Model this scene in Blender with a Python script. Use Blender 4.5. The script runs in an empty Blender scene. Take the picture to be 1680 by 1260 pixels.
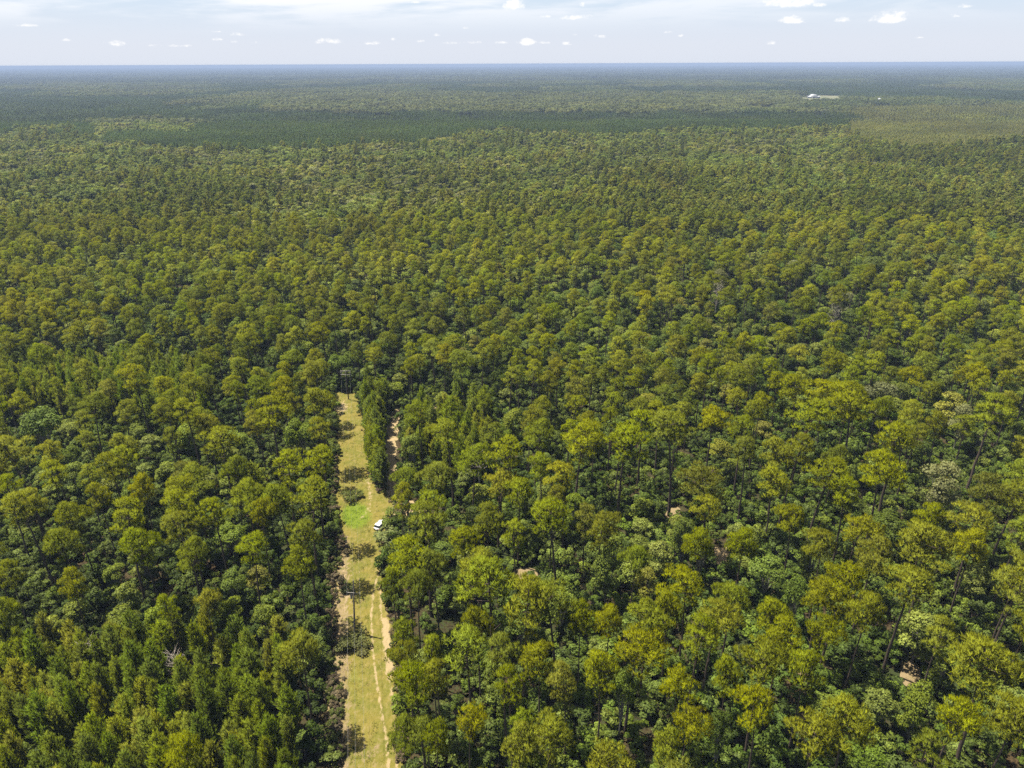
import bpy, math, numpy as np
from mathutils import Vector, Matrix, Euler

# ------------------------------------------------------------------ camera, sky, sun
W0, H0 = 1680.0, 1260.0                 # pixel frame of the photograph, used to survey positions on the ground
FPX = 1165.0
PITCH, ROLL, CAMH = 24.28, 0.24, 100.0
scene = bpy.context.scene
cam_d = bpy.data.cameras.new("camera")
cam_d.sensor_width = 36.0
cam_d.lens = 36.0 * FPX / W0
cam_d.clip_start, cam_d.clip_end = 0.5, 200000
cam = bpy.data.objects.new("camera", cam_d)
scene.collection.objects.link(cam)
CM = Matrix.Translation((0, 0, CAMH)) @ Matrix.Rotation(math.radians(90 - PITCH), 4, 'X') @ Matrix.Rotation(math.radians(-ROLL), 4, 'Z')
cam.matrix_world = CM
scene.camera = cam

SUN_EL = math.radians(69)
SUN_H = np.array([-0.93, 0.37]); SUN_H /= np.linalg.norm(SUN_H)
sd = bpy.data.lights.new("sun", 'SUN')
sd.energy = 5.0; sd.angle = math.radians(0.5); sd.color = (1.0, 0.93, 0.80)
sun = bpy.data.objects.new("sun", sd); scene.collection.objects.link(sun)
tosun = Vector((SUN_H[0] * math.cos(SUN_EL), SUN_H[1] * math.cos(SUN_EL), math.sin(SUN_EL)))
sun.rotation_euler = tosun.to_track_quat('Z', 'Y').to_euler()
sun.location = (0, 0, 300)

scene.view_settings.view_transform = 'Standard'
scene.view_settings.look = 'None'
scene.view_settings.exposure = 1.14
scene.view_settings.gamma = 1.0
scene.render.engine = 'CYCLES'
cy = scene.cycles
cy.max_bounces = 5; cy.diffuse_bounces = 3; cy.glossy_bounces = 1; cy.transmission_bounces = 3
cy.transparent_max_bounces = 4; cy.volume_bounces = 0
cy.use_denoising = False
cy.sample_clamp_indirect = 1.5


class NT:
    """small helper round a node tree"""
    def __init__(s, tree): s.t = tree
    def n(s, typ, **kw):
        nd = s.t.nodes.new(typ)
        ins = kw.pop('ins', {})
        for k, v in kw.items(): setattr(nd, k, v)
        for k, v in ins.items():
            if isinstance(v, bpy.types.NodeSocket): s.t.links.new(v, nd.inputs[k])
            else: nd.inputs[k].default_value = v
        return nd
    def l(s, a, b): s.t.links.new(a, b)
    def m(s, op, a, b=None, c=None, clamp=False):
        nd = s.t.nodes.new('ShaderNodeMath'); nd.operation = op; nd.use_clamp = clamp
        for i, v in enumerate((a, b, c)):
            if v is None: continue
            if isinstance(v, bpy.types.NodeSocket): s.t.links.new(v, nd.inputs[i])
            else: nd.inputs[i].default_value = v
        return nd.outputs[0]
    def mix(s, f, a, b, blend='MIX'):
        nd = s.t.nodes.new('ShaderNodeMix'); nd.data_type = 'RGBA'; nd.blend_type = blend
        for i, v in ((0, f), (6, a), (7, b)):
            if isinstance(v, bpy.types.NodeSocket): s.t.links.new(v, nd.inputs[i])
            else: nd.inputs[i].default_value = v if i == 0 else (tuple(v) + (1,) if len(v) == 3 else v)
        return nd.outputs[2]
    def smooth(s, x, lo, hi, a=0.0, b=1.0):
        nd = s.t.nodes.new('ShaderNodeMapRange'); nd.interpolation_type = 'SMOOTHSTEP'
        s.t.links.new(x, nd.inputs[0])
        for i, v in ((1, lo), (2, hi), (3, a), (4, b)): nd.inputs[i].default_value = v
        return nd.outputs[0]


world = bpy.data.worlds.new("World"); scene.world = world; world.use_nodes = True
w = NT(world.node_tree); w.t.nodes.clear()
sky = w.n('ShaderNodeTexSky', sky_type='NISHITA', sun_disc=False, sun_elevation=SUN_EL,
          sun_rotation=math.atan2(SUN_H[0], SUN_H[1]), air_density=1.0, dust_density=2.5, ozone_density=2.0, altitude=100)
SKY_S = 0.056
tc = w.n('ShaderNodeTexCoord')
sep = w.n('ShaderNodeSeparateXYZ', ins={0: tc.outputs['Generated']})
az = w.m('ARCTAN2', sep.outputs[0], sep.outputs[1])        # 0 ahead, + right
el = w.m('ARCSINE', sep.outputs[2])
# cirrus veil: long streaks seen across the upper air
cv = w.n('ShaderNodeCombineXYZ', ins={0: w.m('MULTIPLY', az, 2.2), 1: w.m('MULTIPLY', el, 17.0), 2: 0.3})
n1 = w.n('ShaderNodeTexNoise', ins={'Vector': cv.outputs[0], 'Scale': 2.0, 'Detail': 6.0, 'Roughness': 0.55, 'Distortion': 0.5})
leftw = w.smooth(az, -0.75, 0.75, 0.95, 0.40)
band = w.m('MULTIPLY', w.smooth(el, 0.03, 0.075), w.smooth(el, 0.35, 0.10))
n2 = w.n('ShaderNodeTexNoise', ins={'Vector': cv.outputs[0], 'Scale': 6.0, 'Detail': 5.0, 'Roughness': 0.6})
cirn = w.m('ADD', n1.outputs[0], w.m('MULTIPLY', w.m('SUBTRACT', n2.outputs[0], 0.5), 0.25))
cir = w.m('MULTIPLY', w.m('MULTIPLY', w.smooth(cirn, 0.36, 0.58), band), leftw)
# fair-weather cumulus: small puffs at surveyed bearings (x, y in degrees from straight ahead and from the horizon, half width, half height)
CU = [(843, 9, 17, 9), (1262, 5, 9, 5), (1298, 5, 36, 8), (1342, 8, 12, 5), (1300, 34, 17, 6), (1382, 33, 12, 5), (1461, 30, 22, 9),
      (948, 29, 26, 5), (897, 28, 14, 3), (543, 69, 24, 5), (613, 71, 18, 4), (690, 68, 8, 3), (740, 71, 18, 3), (777, 70, 17, 3), (825, 70, 14, 3),
      (190, 72, 16, 5), (108, 66, 8, 3), (44, 42, 14, 3), (358, 65, 10, 3), (358, 52, 9, 2), (393, 57, 12, 4), (383, 69, 8, 3), (424, 70, 12, 3),
      (865, 70, 14, 6), (893, 70, 14, 3), (943, 57, 7, 4), (982, 60, 11, 4), (1096, 53, 8, 3), (1117, 59, 6, 3), (1267, 71, 9, 4),
      (1585, 11, 10, 4), (1568, 26, 9, 3), (1508, 62, 7, 2), (930, 72, 9, 4), (295, 75, 22, 3), (255, 75, 12, 3), (717, 58, 7, 3), (765, 46, 6, 3), (645, 65, 5, 3), (680, 4, 12, 3), (955, 8, 5, 5)]
cn = w.n('ShaderNodeCombineXYZ', ins={0: az, 1: w.m('MULTIPLY', el, 1.6), 2: 0.0})
cn1 = w.n('ShaderNodeTexNoise', ins={'Vector': cn.outputs[0], 'Scale': 70.0, 'Detail': 8.0, 'Roughness': 0.72})
rag = w.m('MULTIPLY', w.m('SUBTRACT', cn1.outputs[0], 0.5), 4.2)
cu = None
for (px, py, hw, hh) in CU:
    v = CM.to_3x3() @ Vector(((px - W0 / 2) / FPX, -(py - H0 / 2) / FPX, -1)); v.normalize()
    a0, e0 = math.atan2(v.x, v.y), math.asin(v.z)
    a_ = w.m('MULTIPLY', w.m('SUBTRACT', az, a0), FPX * 0.9 / hw)
    e_ = w.m('MULTIPLY', w.m('SUBTRACT', el, e0), FPX * 0.9 / hh)
    e_ = w.m('MAXIMUM', e_, w.m('MULTIPLY', e_, -1.7))       # flat base
    d = w.m('SUBTRACT', 1.0, w.m('ADD', w.m('MULTIPLY', a_, a_), w.m('MULTIPLY', e_, e_)))
    if hh < 6: d = w.m('SUBTRACT', d, 0.35 if hh > 4 else .5)
    cu = d if cu is None else w.m('MAXIMUM', cu, d)
cum = w.m('MULTIPLY', w.smooth(w.m('ADD', cu, rag), -0.1, 1.1), 0.95)
skyc = w.mix(1.0, sky.outputs[0], (SKY_S,) * 3, 'MULTIPLY')
hz = w.smooth(el, 0.12, 0.55, 1.0, 0.0)
low = w.mix(w.smooth(el, 0.015, 0.095), (0.365, 0.388, 0.435), (0.305, 0.372, 0.442))
skyc = w.mix(w.m('MULTIPLY', hz, 0.92), skyc, low)
skyc = w.mix(cir, skyc, (0.492, 0.490, 0.500))
skyc = w.mix(cum, skyc, (0.500, 0.496, 0.490))
bg = w.n('ShaderNodeBackground', ins={'Color': skyc, 'Strength': 1.0})
wo = w.n('ShaderNodeOutputWorld', ins={'Surface': bg.outputs[0]})

# ------------------------------------------------------------------ surveying helpers
R3 = np.array(CM.to_3x3())
def ground(px, py, z=0.0):
    """the point at height z that the photograph shows at this pixel"""
    v = R3 @ np.array([(px - W0 / 2) / FPX, -(py - H0 / 2) / FPX, -1.0])
    t = (z - CAMH) / v[2]
    return np.array([v[0] * t, v[1] * t, z])
def project(x, y, z):
    p = np.stack([np.asarray(x, float), np.asarray(y, float), np.asarray(z, float) - CAMH + 0 * np.asarray(x, float)], -1) @ R3
    d = -p[..., 2]
    return W0 / 2 + FPX * p[..., 0] / d, H0 / 2 - FPX * p[..., 1] / d, d

rng = np.random.default_rng(7)
COL = scene.collection
def link(o, parent=None):
    COL.objects.link(o)
    if parent is not None: o.parent = parent
    return o
def tag(o, label=None, cat=None, group=None, kind=None):
    for k, v in (('label', label), ('category', cat), ('group', group), ('kind', kind)):
        if v: o[k] = v
    return o
def face_to(v, f, nr):
    """turn every blade so that its front looks along nr (one vector per face)"""
    a, b, c = v[f[:, 0]], v[f[:, 1]], v[f[:, 2]]
    g = np.cross(b - a, c - a); fl = (g * nr).sum(1) < 0
    f = f.copy(); f[fl] = f[fl][:, ::-1]
    return f
def make_mesh(name, chunks, mats, nrm=None):
    """chunks: (verts Nx3, faces Mxk, material index, tint per face)"""
    vs, loops, starts, tots, mi, ti = [], [], [], [], [], []
    off = lo = 0
    for v, f, m, t in chunks:
        v = np.asarray(v, float); f = np.asarray(f, int)
        if len(f) == 0: continue
        k = f.shape[1]
        vs.append(v); loops.append((f + off).ravel())
        starts.append(lo + np.arange(len(f)) * k); tots.append(np.full(len(f), k))
        mi.append(np.full(len(f), m)); ti.append(np.broadcast_to(np.asarray(t, float), (len(f),)))
        off += len(v); lo += len(f) * k
    me = bpy.data.meshes.new(name)
    vs = np.concatenate(vs); loops = np.concatenate(loops)
    me.vertices.add(len(vs)); me.vertices.foreach_set('co', vs.ravel().astype(np.float32))
    me.loops.add(len(loops)); me.loops.foreach_set('vertex_index', loops.astype(np.int32))
    st = np.concatenate(starts)
    me.polygons.add(len(st)); me.polygons.foreach_set('loop_start', st.astype(np.int32))
    me.polygons.foreach_set('loop_total', np.concatenate(tots).astype(np.int32))
    me.polygons.foreach_set('material_index', np.concatenate(mi).astype(np.int32))
    at = me.attributes.new('tint', 'FLOAT', 'FACE'); at.data.foreach_set('value', np.concatenate(ti).astype(np.float32))
    for m in mats: me.materials.append(m)
    me.update(calc_edges=True)
    if nrm is not None:
        full = np.zeros((len(vs), 3)); full[:len(nrm)] = nrm       # zero keeps the automatic normal
        me.polygons.foreach_set('use_smooth', np.ones(len(st), bool))
        me.normals_split_custom_set_from_vertices(full.tolist())
    return me
def rnd(n, k=None): return rng.random(n if k is None else (n, k))
def unit(v): return v / (np.linalg.norm(v, axis=-1, keepdims=True) + 1e-9)
def rdir(n): return unit(rng.normal(size=(n, 3)))

# ------------------------------------------------------------------ materials
def foliage_mat(name, transl, rough=0.55, spec=0.25, varh=0.03):
    m = bpy.data.materials.new(name); m.use_nodes = True
    k = NT(m.node_tree); k.t.nodes.clear()
    ic = k.n('ShaderNodeAttribute', attribute_name='col', attribute_type='INSTANCER')
    at = k.n('ShaderNodeAttribute', attribute_name='tint')
    geo = k.n('ShaderNodeNewGeometry')
    nz = k.n('ShaderNodeTexNoise', ins={'Vector': geo.outputs['Position'], 'Scale': 0.012, 'Detail': 3.0})
    hue = k.m('ADD', 0.5, k.m('MULTIPLY', k.m('SUBTRACT', nz.outputs[0], 0.5), 0.035))
    val = k.m('ADD', 0.40, k.m('MULTIPLY', at.outputs['Fac'], 1.05))
    hs = k.n('ShaderNodeHueSaturation', ins={'Hue': hue, 'Saturation': 1.06, 'Value': val, 'Color': ic.outputs['Color']})
    pb = k.n('ShaderNodeBsdfPrincipled', ins={'Base Color': hs.outputs[0], 'Roughness': rough, 'Specular IOR Level': spec})
    tcol = k.mix(1.0, hs.outputs[0], (1.25, 1.1, 0.5), 'MULTIPLY')
    tr = k.n('ShaderNodeBsdfTranslucent', ins={'Color': tcol})
    mx = k.n('ShaderNodeMixShader', ins={0: transl, 1: pb.outputs[0], 2: tr.outputs[0]})
    k.n('ShaderNodeOutputMaterial', ins={'Surface': mx.outputs[0]})
    return m
M_NEEDLE = foliage_mat("needles", 0.36, 0.6, 0.06)
M_LEAF = foliage_mat("leaves", 0.30, 0.55, 0.10)

def plain(name, col, rough=0.8, metal=0.0, spec=0.3, vary=0.0, scale=3.0):
    m = bpy.data.materials.new(name); m.use_nodes = True
    k = NT(m.node_tree); pb = k.t.nodes['Principled BSDF']
    pb.inputs['Roughness'].default_value = rough; pb.inputs['Metallic'].default_value = metal
    pb.inputs['Specular IOR Level'].default_value = spec
    if vary:
        tc = k.n('ShaderNodeTexCoord')
        nz = k.n('ShaderNodeTexNoise', ins={'Vector': tc.outputs['Object'], 'Scale': scale, 'Detail': 5.0})
        c = k.mix(nz.outputs[0], [x * (1 - vary) for x in col], [min(1, x * (1 + vary)) for x in col])
        k.l(c, pb.inputs['Base Color'])
    else: pb.inputs['Base Color'].default_value = tuple(col) + (1,)
    return m
M_BARK = plain("bark", (0.075, 0.055, 0.042), 0.95, vary=0.5, scale=2.5)
M_BARK_GREY = plain("grey_bark", (0.17, 0.155, 0.135), 0.95, vary=0.4, scale=2.0)
M_DEAD = plain("dead_wood", (0.34, 0.30, 0.26), 0.9, vary=0.3)

# ------------------------------------------------------------------ plant geometry (numpy)
def tube(pts, radii, k=6):
    pts = np.asarray(pts, float); n = len(pts)
    d = np.gradient(pts, axis=0); d = unit(d)
    ref = np.array([0.31, 0.87, 0.21]); a = unit(np.cross(d, ref)); b = np.cross(d, a)
    th = np.arange(k) * 2 * math.pi / k
    ring = pts[:, None, :] + np.asarray(radii)[:, None, None] * (np.cos(th)[None, :, None] * a[:, None, :] + np.sin(th)[None, :, None] * b[:, None, :])
    v = ring.reshape(-1, 3); f = []
    for i in range(n - 1):
        for j in range(k):
            f.append((i * k + j, i * k + (j + 1) % k, (i + 1) * k + (j + 1) % k, (i + 1) * k + j))
    return v, np.array(f)
def merge_tubes(ts):
    vs, fs, o = [], [], 0
    for v, f in ts: vs.append(v); fs.append(f + o); o += len(v)
    return np.concatenate(vs), np.concatenate(fs)
def tufts(C, A, L, Wd, k, spread, out=None):
    """k blades fan out of every centre C along its axis A"""
    n = len(C)
    c = np.repeat(C, k, 0); a = np.repeat(A, k, 0)
    d = unit(a + spread * rng.normal(size=(n * k, 3)))
    s = unit(np.cross(d, rdir(n * k)))
    l = (L * (0.75 + 0.5 * rnd(n * k)))[:, None]; wd = Wd * (0.7 + 0.6 * rnd(n * k))[:, None]
    c = c - d * l * 0.25
    v = np.stack([c - s * wd * 0.5 + d * l * 0.3, c + s * wd * 0.5 + d * l * 0.3, c + d * l * 1.05, c], 1).reshape(-1, 3)
    i = np.arange(n * k)[:, None] * 4
    f = i + np.array([[3, 1, 2, 0]])
    o = A if out is None else out
    nr = unit(np.repeat(unit(0.55 * A + 0.65 * o), k, 0) + 0.45 * d + 0.22 * rng.normal(size=(n * k, 3)))
    f = face_to(v, f, nr)
    return v, f, np.repeat(nr, 4, 0)
def leaves(P, N, size, jit=0.6):
    n = len(P)
    nn = unit(N + jit * rng.normal(size=(n, 3)))
    a = unit(np.cross(nn, rdir(n))); b = np.cross(nn, a)
    s = size * (0.6 + 0.8 * rnd(n))[:, None]
    v = np.stack([P - a * s * 0.5, P + b * s * 0.36, P + a * s * 0.55, P - b * s * 0.36], 1).reshape(-1, 3)
    f = np.arange(n)[:, None] * 4 + np.array([[0, 1, 2, 3]])
    nr = unit(N * 0.9 + nn * 0.7)
    f = face_to(v, f, nr)
    return v, f, np.repeat(nr, 4, 0)

def pine_clumps(H, R, base, n, lean):
    cl = []; limbs = []
    ga = rng.random() * 6.28
    sq = rng.uniform(1.7, 2.8); a_big = rng.random() * 6.28
    for i in range(n):
        t = ((i + rng.random() * 0.9) / n) ** 0.85
        z = base + (H - base) * (0.06 + 0.84 * t)
        prof = (1 - t ** sq) ** 0.5 * min(1.0, 0.6 + 1.1 * t)
        ga += 2.4 + rng.normal() * 0.3
        r = R * prof * rng.uniform(0.62, 1.0) * (0.86 + 0.26 * math.cos(ga - a_big))
        p0 = np.array([lean[0] * (z / H) ** 2, lean[1] * (z / H) ** 2, z - 0.25 * r])
        p1 = p0 + np.array([math.cos(ga) * r, math.sin(ga) * r, 0.35 * r + rng.normal() * 0.2])
        rc = R * rng.uniform(0.22, 0.37)
        cl.append((p1, rc)); limbs.append((p0, p1))
        if r > 0.62 * R and rng.random() < 0.8:
            cl.append((p0 + (p1 - p0) * rng.uniform(0.45, 0.62) + [0, 0, 0.5], rc * 0.9))
        if r > 0.6 * R and rng.random() < 0.5:
            q = p1 + np.array([math.cos(ga + 1.3), math.sin(ga + 1.3), 0.1]) * rc * 1.3
            cl.append((q, rc * 0.75)); limbs.append((p0 + (p1 - p0) * .6, q))
    cl.append((np.array([lean[0], lean[1], H - 0.9]), R * 0.30))
    return cl, limbs
def pine(seed, H=20.5, R=4.0, base_f=0.55, n=26, dens=1.3, L=0.72, Wd=0.105, k=9, lod=0, lean_a=0.9):
    global rng; keep = rng; rng = np.random.default_rng(seed)
    lean = rng.normal(size=2) * lean_a
    cl, limbs = pine_clumps(H, R, H * base_f, n, lean)
    C, A, T, O = [], [], [], []
    cc0 = np.array([lean[0], lean[1], H * (base_f + 0.08)])
    for c, rc in cl:
        m = max(4, int(30 * dens * (rc / 1.2) ** 2))
        u = rdir(m); u[:, 2] = np.abs(u[:, 2]) * 1.15 - 0.35 * (rnd(m) < 0.3)
        u = unit(u)
        rr = rc * (0.55 + 0.5 * rnd(m) ** 0.5)[:, None]
        C.append(c + u * rr * [1, 1, 0.62]); A.append(unit(u * [0.6, 0.6, 0.3] + [0, 0, 0.9]))
        T.append(np.full(m, rng.random() * 0.35) + rnd(m) * 0.65)
        O.append(unit(u * [1, 1, .8] * 0.8 + unit((c - cc0)[None, :]) * 0.7))
    C = np.concatenate(C); A = np.concatenate(A); T = np.concatenate(T); O = np.concatenate(O)
    fol = tufts(C, A, L, Wd, k, 0.42 if lod == 0 else 0.55, O)
    tint = np.repeat(T, k) * 0.85 + rnd(len(T) * k) * 0.15
    zz = np.linspace(-0.3, H - 0.6, 9 if lod == 0 else 4)
    tp = np.stack([lean[0] * (zz / H) ** 2 + 0.06 * np.sin(zz), lean[1] * (zz / H) ** 2, zz], 1)
    tr = [tube(tp, 0.24 * (H / 20) * (1 - 0.78 * (zz.clip(0) / H)), 7 if lod == 0 else 4)]
    if lod == 0:
        for p0, p1 in limbs:
            mid = (p0 + p1) / 2 + [0, 0, -0.12 * np.linalg.norm(p1 - p0)]
            tr.append(tube([p0, mid, p1], [0.075, 0.055, 0.03], 4))
        for _ in range(5):     # dead stubs below the crown
            z = H * rng.uniform(0.3, base_f); a = rng.random() * 6.28; q = np.array([lean[0] * (z / H) ** 2, lean[1] * (z / H) ** 2, z])
            tr.append(tube([q, q + np.array([math.cos(a), math.sin(a), 0.2]) * rng.uniform(0.5, 1.6)], [0.04, 0.015], 3))
    rng = keep
    return (fol[0], fol[1], tint, fol[2]), merge_tubes(tr)
def young_pine(seed, H=13.0, R=1.9, dens=1.2, L=0.78, Wd=0.105, k=8, lod=0, base_f=0.3):
    global rng; keep = rng; rng = np.random.default_rng(seed)
    C, A, T, tr = [], [], [], []
    nwh = int((15 if lod == 0 else 10) * max(1, H / 13))
    lean = rng.normal(size=2) * 0.3
    for i in range(nwh):
        t = i / (nwh - 1)
        z = H * (base_f + (0.97 - base_f) * t)
        r = R * (1 - t ** 2.6) ** 0.75 * min(1, .6 + t) * (0.75 + 0.35 * rng.random()) + 0.18
        nb = 5 if t < .85 else 3
        a0 = rng.random() * 6.28
        for j in range(nb):
            a = a0 + j * 6.28 / nb + rng.normal() * 0.25
            rj = r * rng.uniform(0.7, 1.15)
            p0 = np.array([lean[0] * t, lean[1] * t, z - 0.2 * rj])
            p1 = p0 + np.array([math.cos(a) * rj, math.sin(a) * rj, 0.55 * rj + 0.2])
            m = max(2, int(9 * dens * (0.45 + rj / R)))
            s = rnd(m)[:, None] ** 0.6
            C.append(p0 + (p1 - p0) * s + rng.normal(size=(m, 3)) * 0.22); A.append(unit(np.array([math.cos(a) * .5, math.sin(a) * .5, 1.0]) + rng.normal(size=(m, 3)) * .2))
            T.append(0.15 + 0.85 * rnd(m))
            if lod == 0: tr.append(tube([p0, p1], [0.035, 0.012], 3))
    C.append(np.array([[lean[0], lean[1], H - 0.15 * q] for q in range(4)])); A.append(np.tile([[0, 0, 1.0]], (4, 1))); T.append(np.full(4, .9))
    C = np.concatenate(C); A = np.concatenate(A); T = np.concatenate(T)
    fol = tufts(C, A, L, Wd, k, 0.26)
    tint = np.repeat(T, k) * 0.85 + rnd(len(T) * k) * 0.15
    zz = np.linspace(-0.3, H - 0.3, 4)
    tr.append(tube(np.stack([lean[0] * (zz / H), lean[1] * (zz / H), zz], 1), 0.13 * (H / 13) * (1 - 0.85 * (zz.clip(0) / H)), 5))
    rng = keep
    return (fol[0], fol[1], tint, fol[2]), merge_tubes(tr)
def broadleaf(seed, H=15.0, R=3.6, base_f=0.35, lobes=18, n=3600, size=0.36, lod=0):
    global rng; keep = rng; rng = np.random.default_rng(seed)
    cz = H * (base_f + 1) / 2; hz = H * (1 - base_f) / 2
    P, N, T = [], [], []
    tr = []
    per = n // lobes
    for i in range(lobes):
        u = rdir(1)[0]; u[2] = u[2] * 0.8 + 0.25; u = u / np.linalg.norm(u)
        c = np.array([u[0] * R * 0.66, u[1] * R * 0.66, cz + u[2] * hz * 0.70]) * [1, 1, 1] + rng.normal(size=3) * 0.25
        rl = R * rng.uniform(0.30, 0.46)
        v = rdir(per); v[:, 2] = np.where(rnd(per) < 0.7, np.abs(v[:, 2]), v[:, 2])
        rr = rl * (0.72 + 0.38 * rnd(per))[:, None]
        P.append(c + v * rr * [1, 1, 0.8]); N.append(unit(v + [0, 0, 0.7]))
        T.append(rng.random() * 0.35 + rnd(per) * 0.65)
        if lod == 0: tr.append(tube([[0, 0, H * base_f * 0.8], (c + [0, 0, H * base_f]) * [.5, .5, .55], c], [0.12, 0.08, 0.03], 4))
    P = np.concatenate(P); N = np.concatenate(N); T = np.concatenate(T)
    fol = leaves(P, N, size)
    zz = np.linspace(-0.3, cz, 4)
    tr.append(tube(np.stack([0 * zz, 0 * zz, zz], 1), 0.22 * (H / 15) * (1 - 0.6 * zz.clip(0) / cz), 6 if lod == 0 else 4))
    rng = keep
    return (fol[0], fol[1], T, fol[2]), merge_tubes(tr)

import colorsys
def vary(c, hv=0.007, vv=0.18, sv=0.06):
    c = (c[0] * 0.93, c[1] * 0.965, c[2] * .95)
    h, s_, v_ = colorsys.rgb_to_hsv(*c)
    return colorsys.hsv_to_rgb((h + rng.uniform(-hv, hv)) % 1, min(1, s_ * (1 + rng.uniform(-sv, sv))), v_ * (1 + rng.uniform(-vv, vv)))
PAL_P = [(0.212, 0.226, 0.020), (0.188, 0.206, 0.022), (0.165, 0.192, 0.022), (0.205, 0.215, 0.024),
         (0.150, 0.176, 0.021), (0.240, 0.242, 0.020), (0.190, 0.220, 0.020), (0.180, 0.190, 0.026)]
DESC_P = ["bright yellow-green", "olive-green", "deep green", "light olive", "dark green", "golden-tinged", "fresh green", "dull olive"]
PAL_B = [(0.130, 0.170, 0.030), (0.165, 0.195, 0.034), (0.190, 0.215, 0.045), (0.165, 0.168, 0.075), (0.105, 0.135, 0.026), (0.220, 0.215, 0.038)]
DESC_B = ["mid-green", "light green", "bright pale-green", "greyish", "dark green", "yellowish"]
PAL_Y = [(0.155, 0.190, 0.022), (0.175, 0.200, 0.024), (0.132, 0.172, 0.022), (0.195, 0.205, 0.026)]
DESC_Y = ["mid-green", "light green", "dark green", "yellow-green"]

def both(name, fol, tr, mf, mt):
    crown = make_mesh(name + "_crown", [(fol[0], fol[1], 0, fol[2])], [mf], fol[3])
    trunk = make_mesh(name + "_trunk", [(tr[0], tr[1], 0, 0.5)], [mt])
    joint = make_mesh(name + "_whole", [(fol[0], fol[1], 0, fol[2]), (tr[0], tr[1], 1, 0.5)], [mf, mt], fol[3])
    return crown, trunk, joint
def joint_only(name, fol, tr, mf, mt):
    return make_mesh(name, [(fol[0], fol[1], 0, fol[2]), (tr[0], tr[1], 1, 0.5)], [mf, mt], fol[3])

PINES = []   # (R, H, crown, trunk, whole)
specs = [(20.5, 4.0, .64, 17), (21.5, 3.4, .68, 14), (19.5, 4.3, .66, 19), (22, 3.8, .60, 18), (18.5, 3.2, .62, 14), (20, 3.9, .70, 15), (21, 3.1, .64, 13), (19, 3.6, .58, 17)]
for i, (H, R, b, n) in enumerate(specs):
    fol, tr = pine(100 + i, H, R, b, n)
    PINES.append((R, H) + both("pine", fol, tr, M_NEEDLE, M_BARK))
YOUNG = []
for i, (H, R) in enumerate([(13, 2.0), (12, 1.7), (14, 2.1), (11, 1.9)]):
    fol, tr = young_pine(200 + i, H, R)
    YOUNG.append((R, H) + both("young_pine", fol, tr, M_NEEDLE, M_BARK))
BROAD = []
for i, (H, R, b) in enumerate([(15, 3.6, .3), (13, 3.2, .2), (10, 3.0, .12), (15.5, 3.9, .3), (14, 3.3, .22), (12, 3.3, .2)]):
    fol, tr = broadleaf(300 + i, H, R, b)
    BROAD.append((R, H) + both("broadleaf", fol, tr, M_LEAF, M_BARK_GREY))

# ------------------------------------------------------------------ where things grow
ROWS = [1480, 1180, 1100, 1040, 980, 940, 900, 870, 840, 820, 790, 750, 700, 660, 645]
LEFT = [560, 546, 540, 536, 538, 545, 555, 555, 552, 548, 552, 552, 552, 549, 550]
RIGHT = [665, 655, 650, 646, 634, 626, 630, 640, 650, 640, 612, 604, 597, 588, 582]
RD_ROWS = [850, 825, 800, 760, 720, 690, 672]
RD_L = [618, 622, 625, 629, 633, 639, 644]
RD_R = [680, 665, 650, 649, 652, 657, 661]
def in_rows(px, py, rows, lf, rt, ml=0.0, mr=0.0):
    r = np.array(rows[::-1]); l = np.interp(py, r, lf[::-1]); g = np.interp(py, r, rt[::-1])
    return (py < rows[0]) & (py > rows[-1]) & (px > l - ml) & (px < g + mr)
BARE = [(1492, 1106, 17, 22), (1182, 912, 16, 14), (862, 942, 22, 10), (1106, 843, 16, 10), (712, 674, 10, 8), (1318, 1105, 9, 10)]
OPEN = BARE + [(684, 831, 22, 9), (655, 836, 20, 10), (640, 768, 12, 55), (648, 700, 10, 25), (620, 858, 10, 10), (900, 930, 14, 14), (1600, 1050, 30, 40), (1420, 905, 20, 24), (1130, 850, 28, 16), (1000, 860, 30, 30), (1180, 940, 24, 24), (1340, 1230, 24, 20)]
def blocked(x, y, pad=1.0):
    px, py, d = project(x, y, np.zeros_like(x))
    m = FPX / d
    b = in_rows(px, py, ROWS, LEFT, RIGHT, pad * 1.5 * m, pad * 1.6 * m) | in_rows(px, py, RD_ROWS, RD_L, RD_R, 0.3 * m, pad * 2.6 * m)
    for bx, by, rx, ry in BARE + [(688, 838, 32, 11), (1496, 1122, 16, 16)]:
        b |= ((px - bx) / (rx + 0.5 * m)) ** 2 + ((py - by) / (ry + 0.4 * m)) ** 2 < 1
    return b
def intrudes(x, y, r, h, cr):
    """would this tree hide open ground that the photograph shows?"""
    X = np.array([x, x, x]); Y = np.array([y, y, y])
    px, py, d = project(X, Y, np.array([0, h - cr, h]))
    rp = r / d[1] * FPX
    if in_rows(px[1:2], py[1:2], ROWS, LEFT, RIGHT, rp * .72, rp * .8)[0]: return True
    for bx, by, rx, ry in OPEN:
        if abs(px[1] - bx) < rx * .7 + rp * .75 and py[0] > by - ry * .5 and py[2] < by + ry * .6 and abs(py[1] - by) < ry * .7 + rp * .9: return True
    return False
CLR = (2050.0, 2500.0)     # far farm clearing, by distance
def far_blocked(x, y):
    px, py, d = project(x, y, 15 + 0 * x)
    return (y > CLR[0]) & (y < CLR[1]) & (px > 1314) & (px < 1392)
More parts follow.
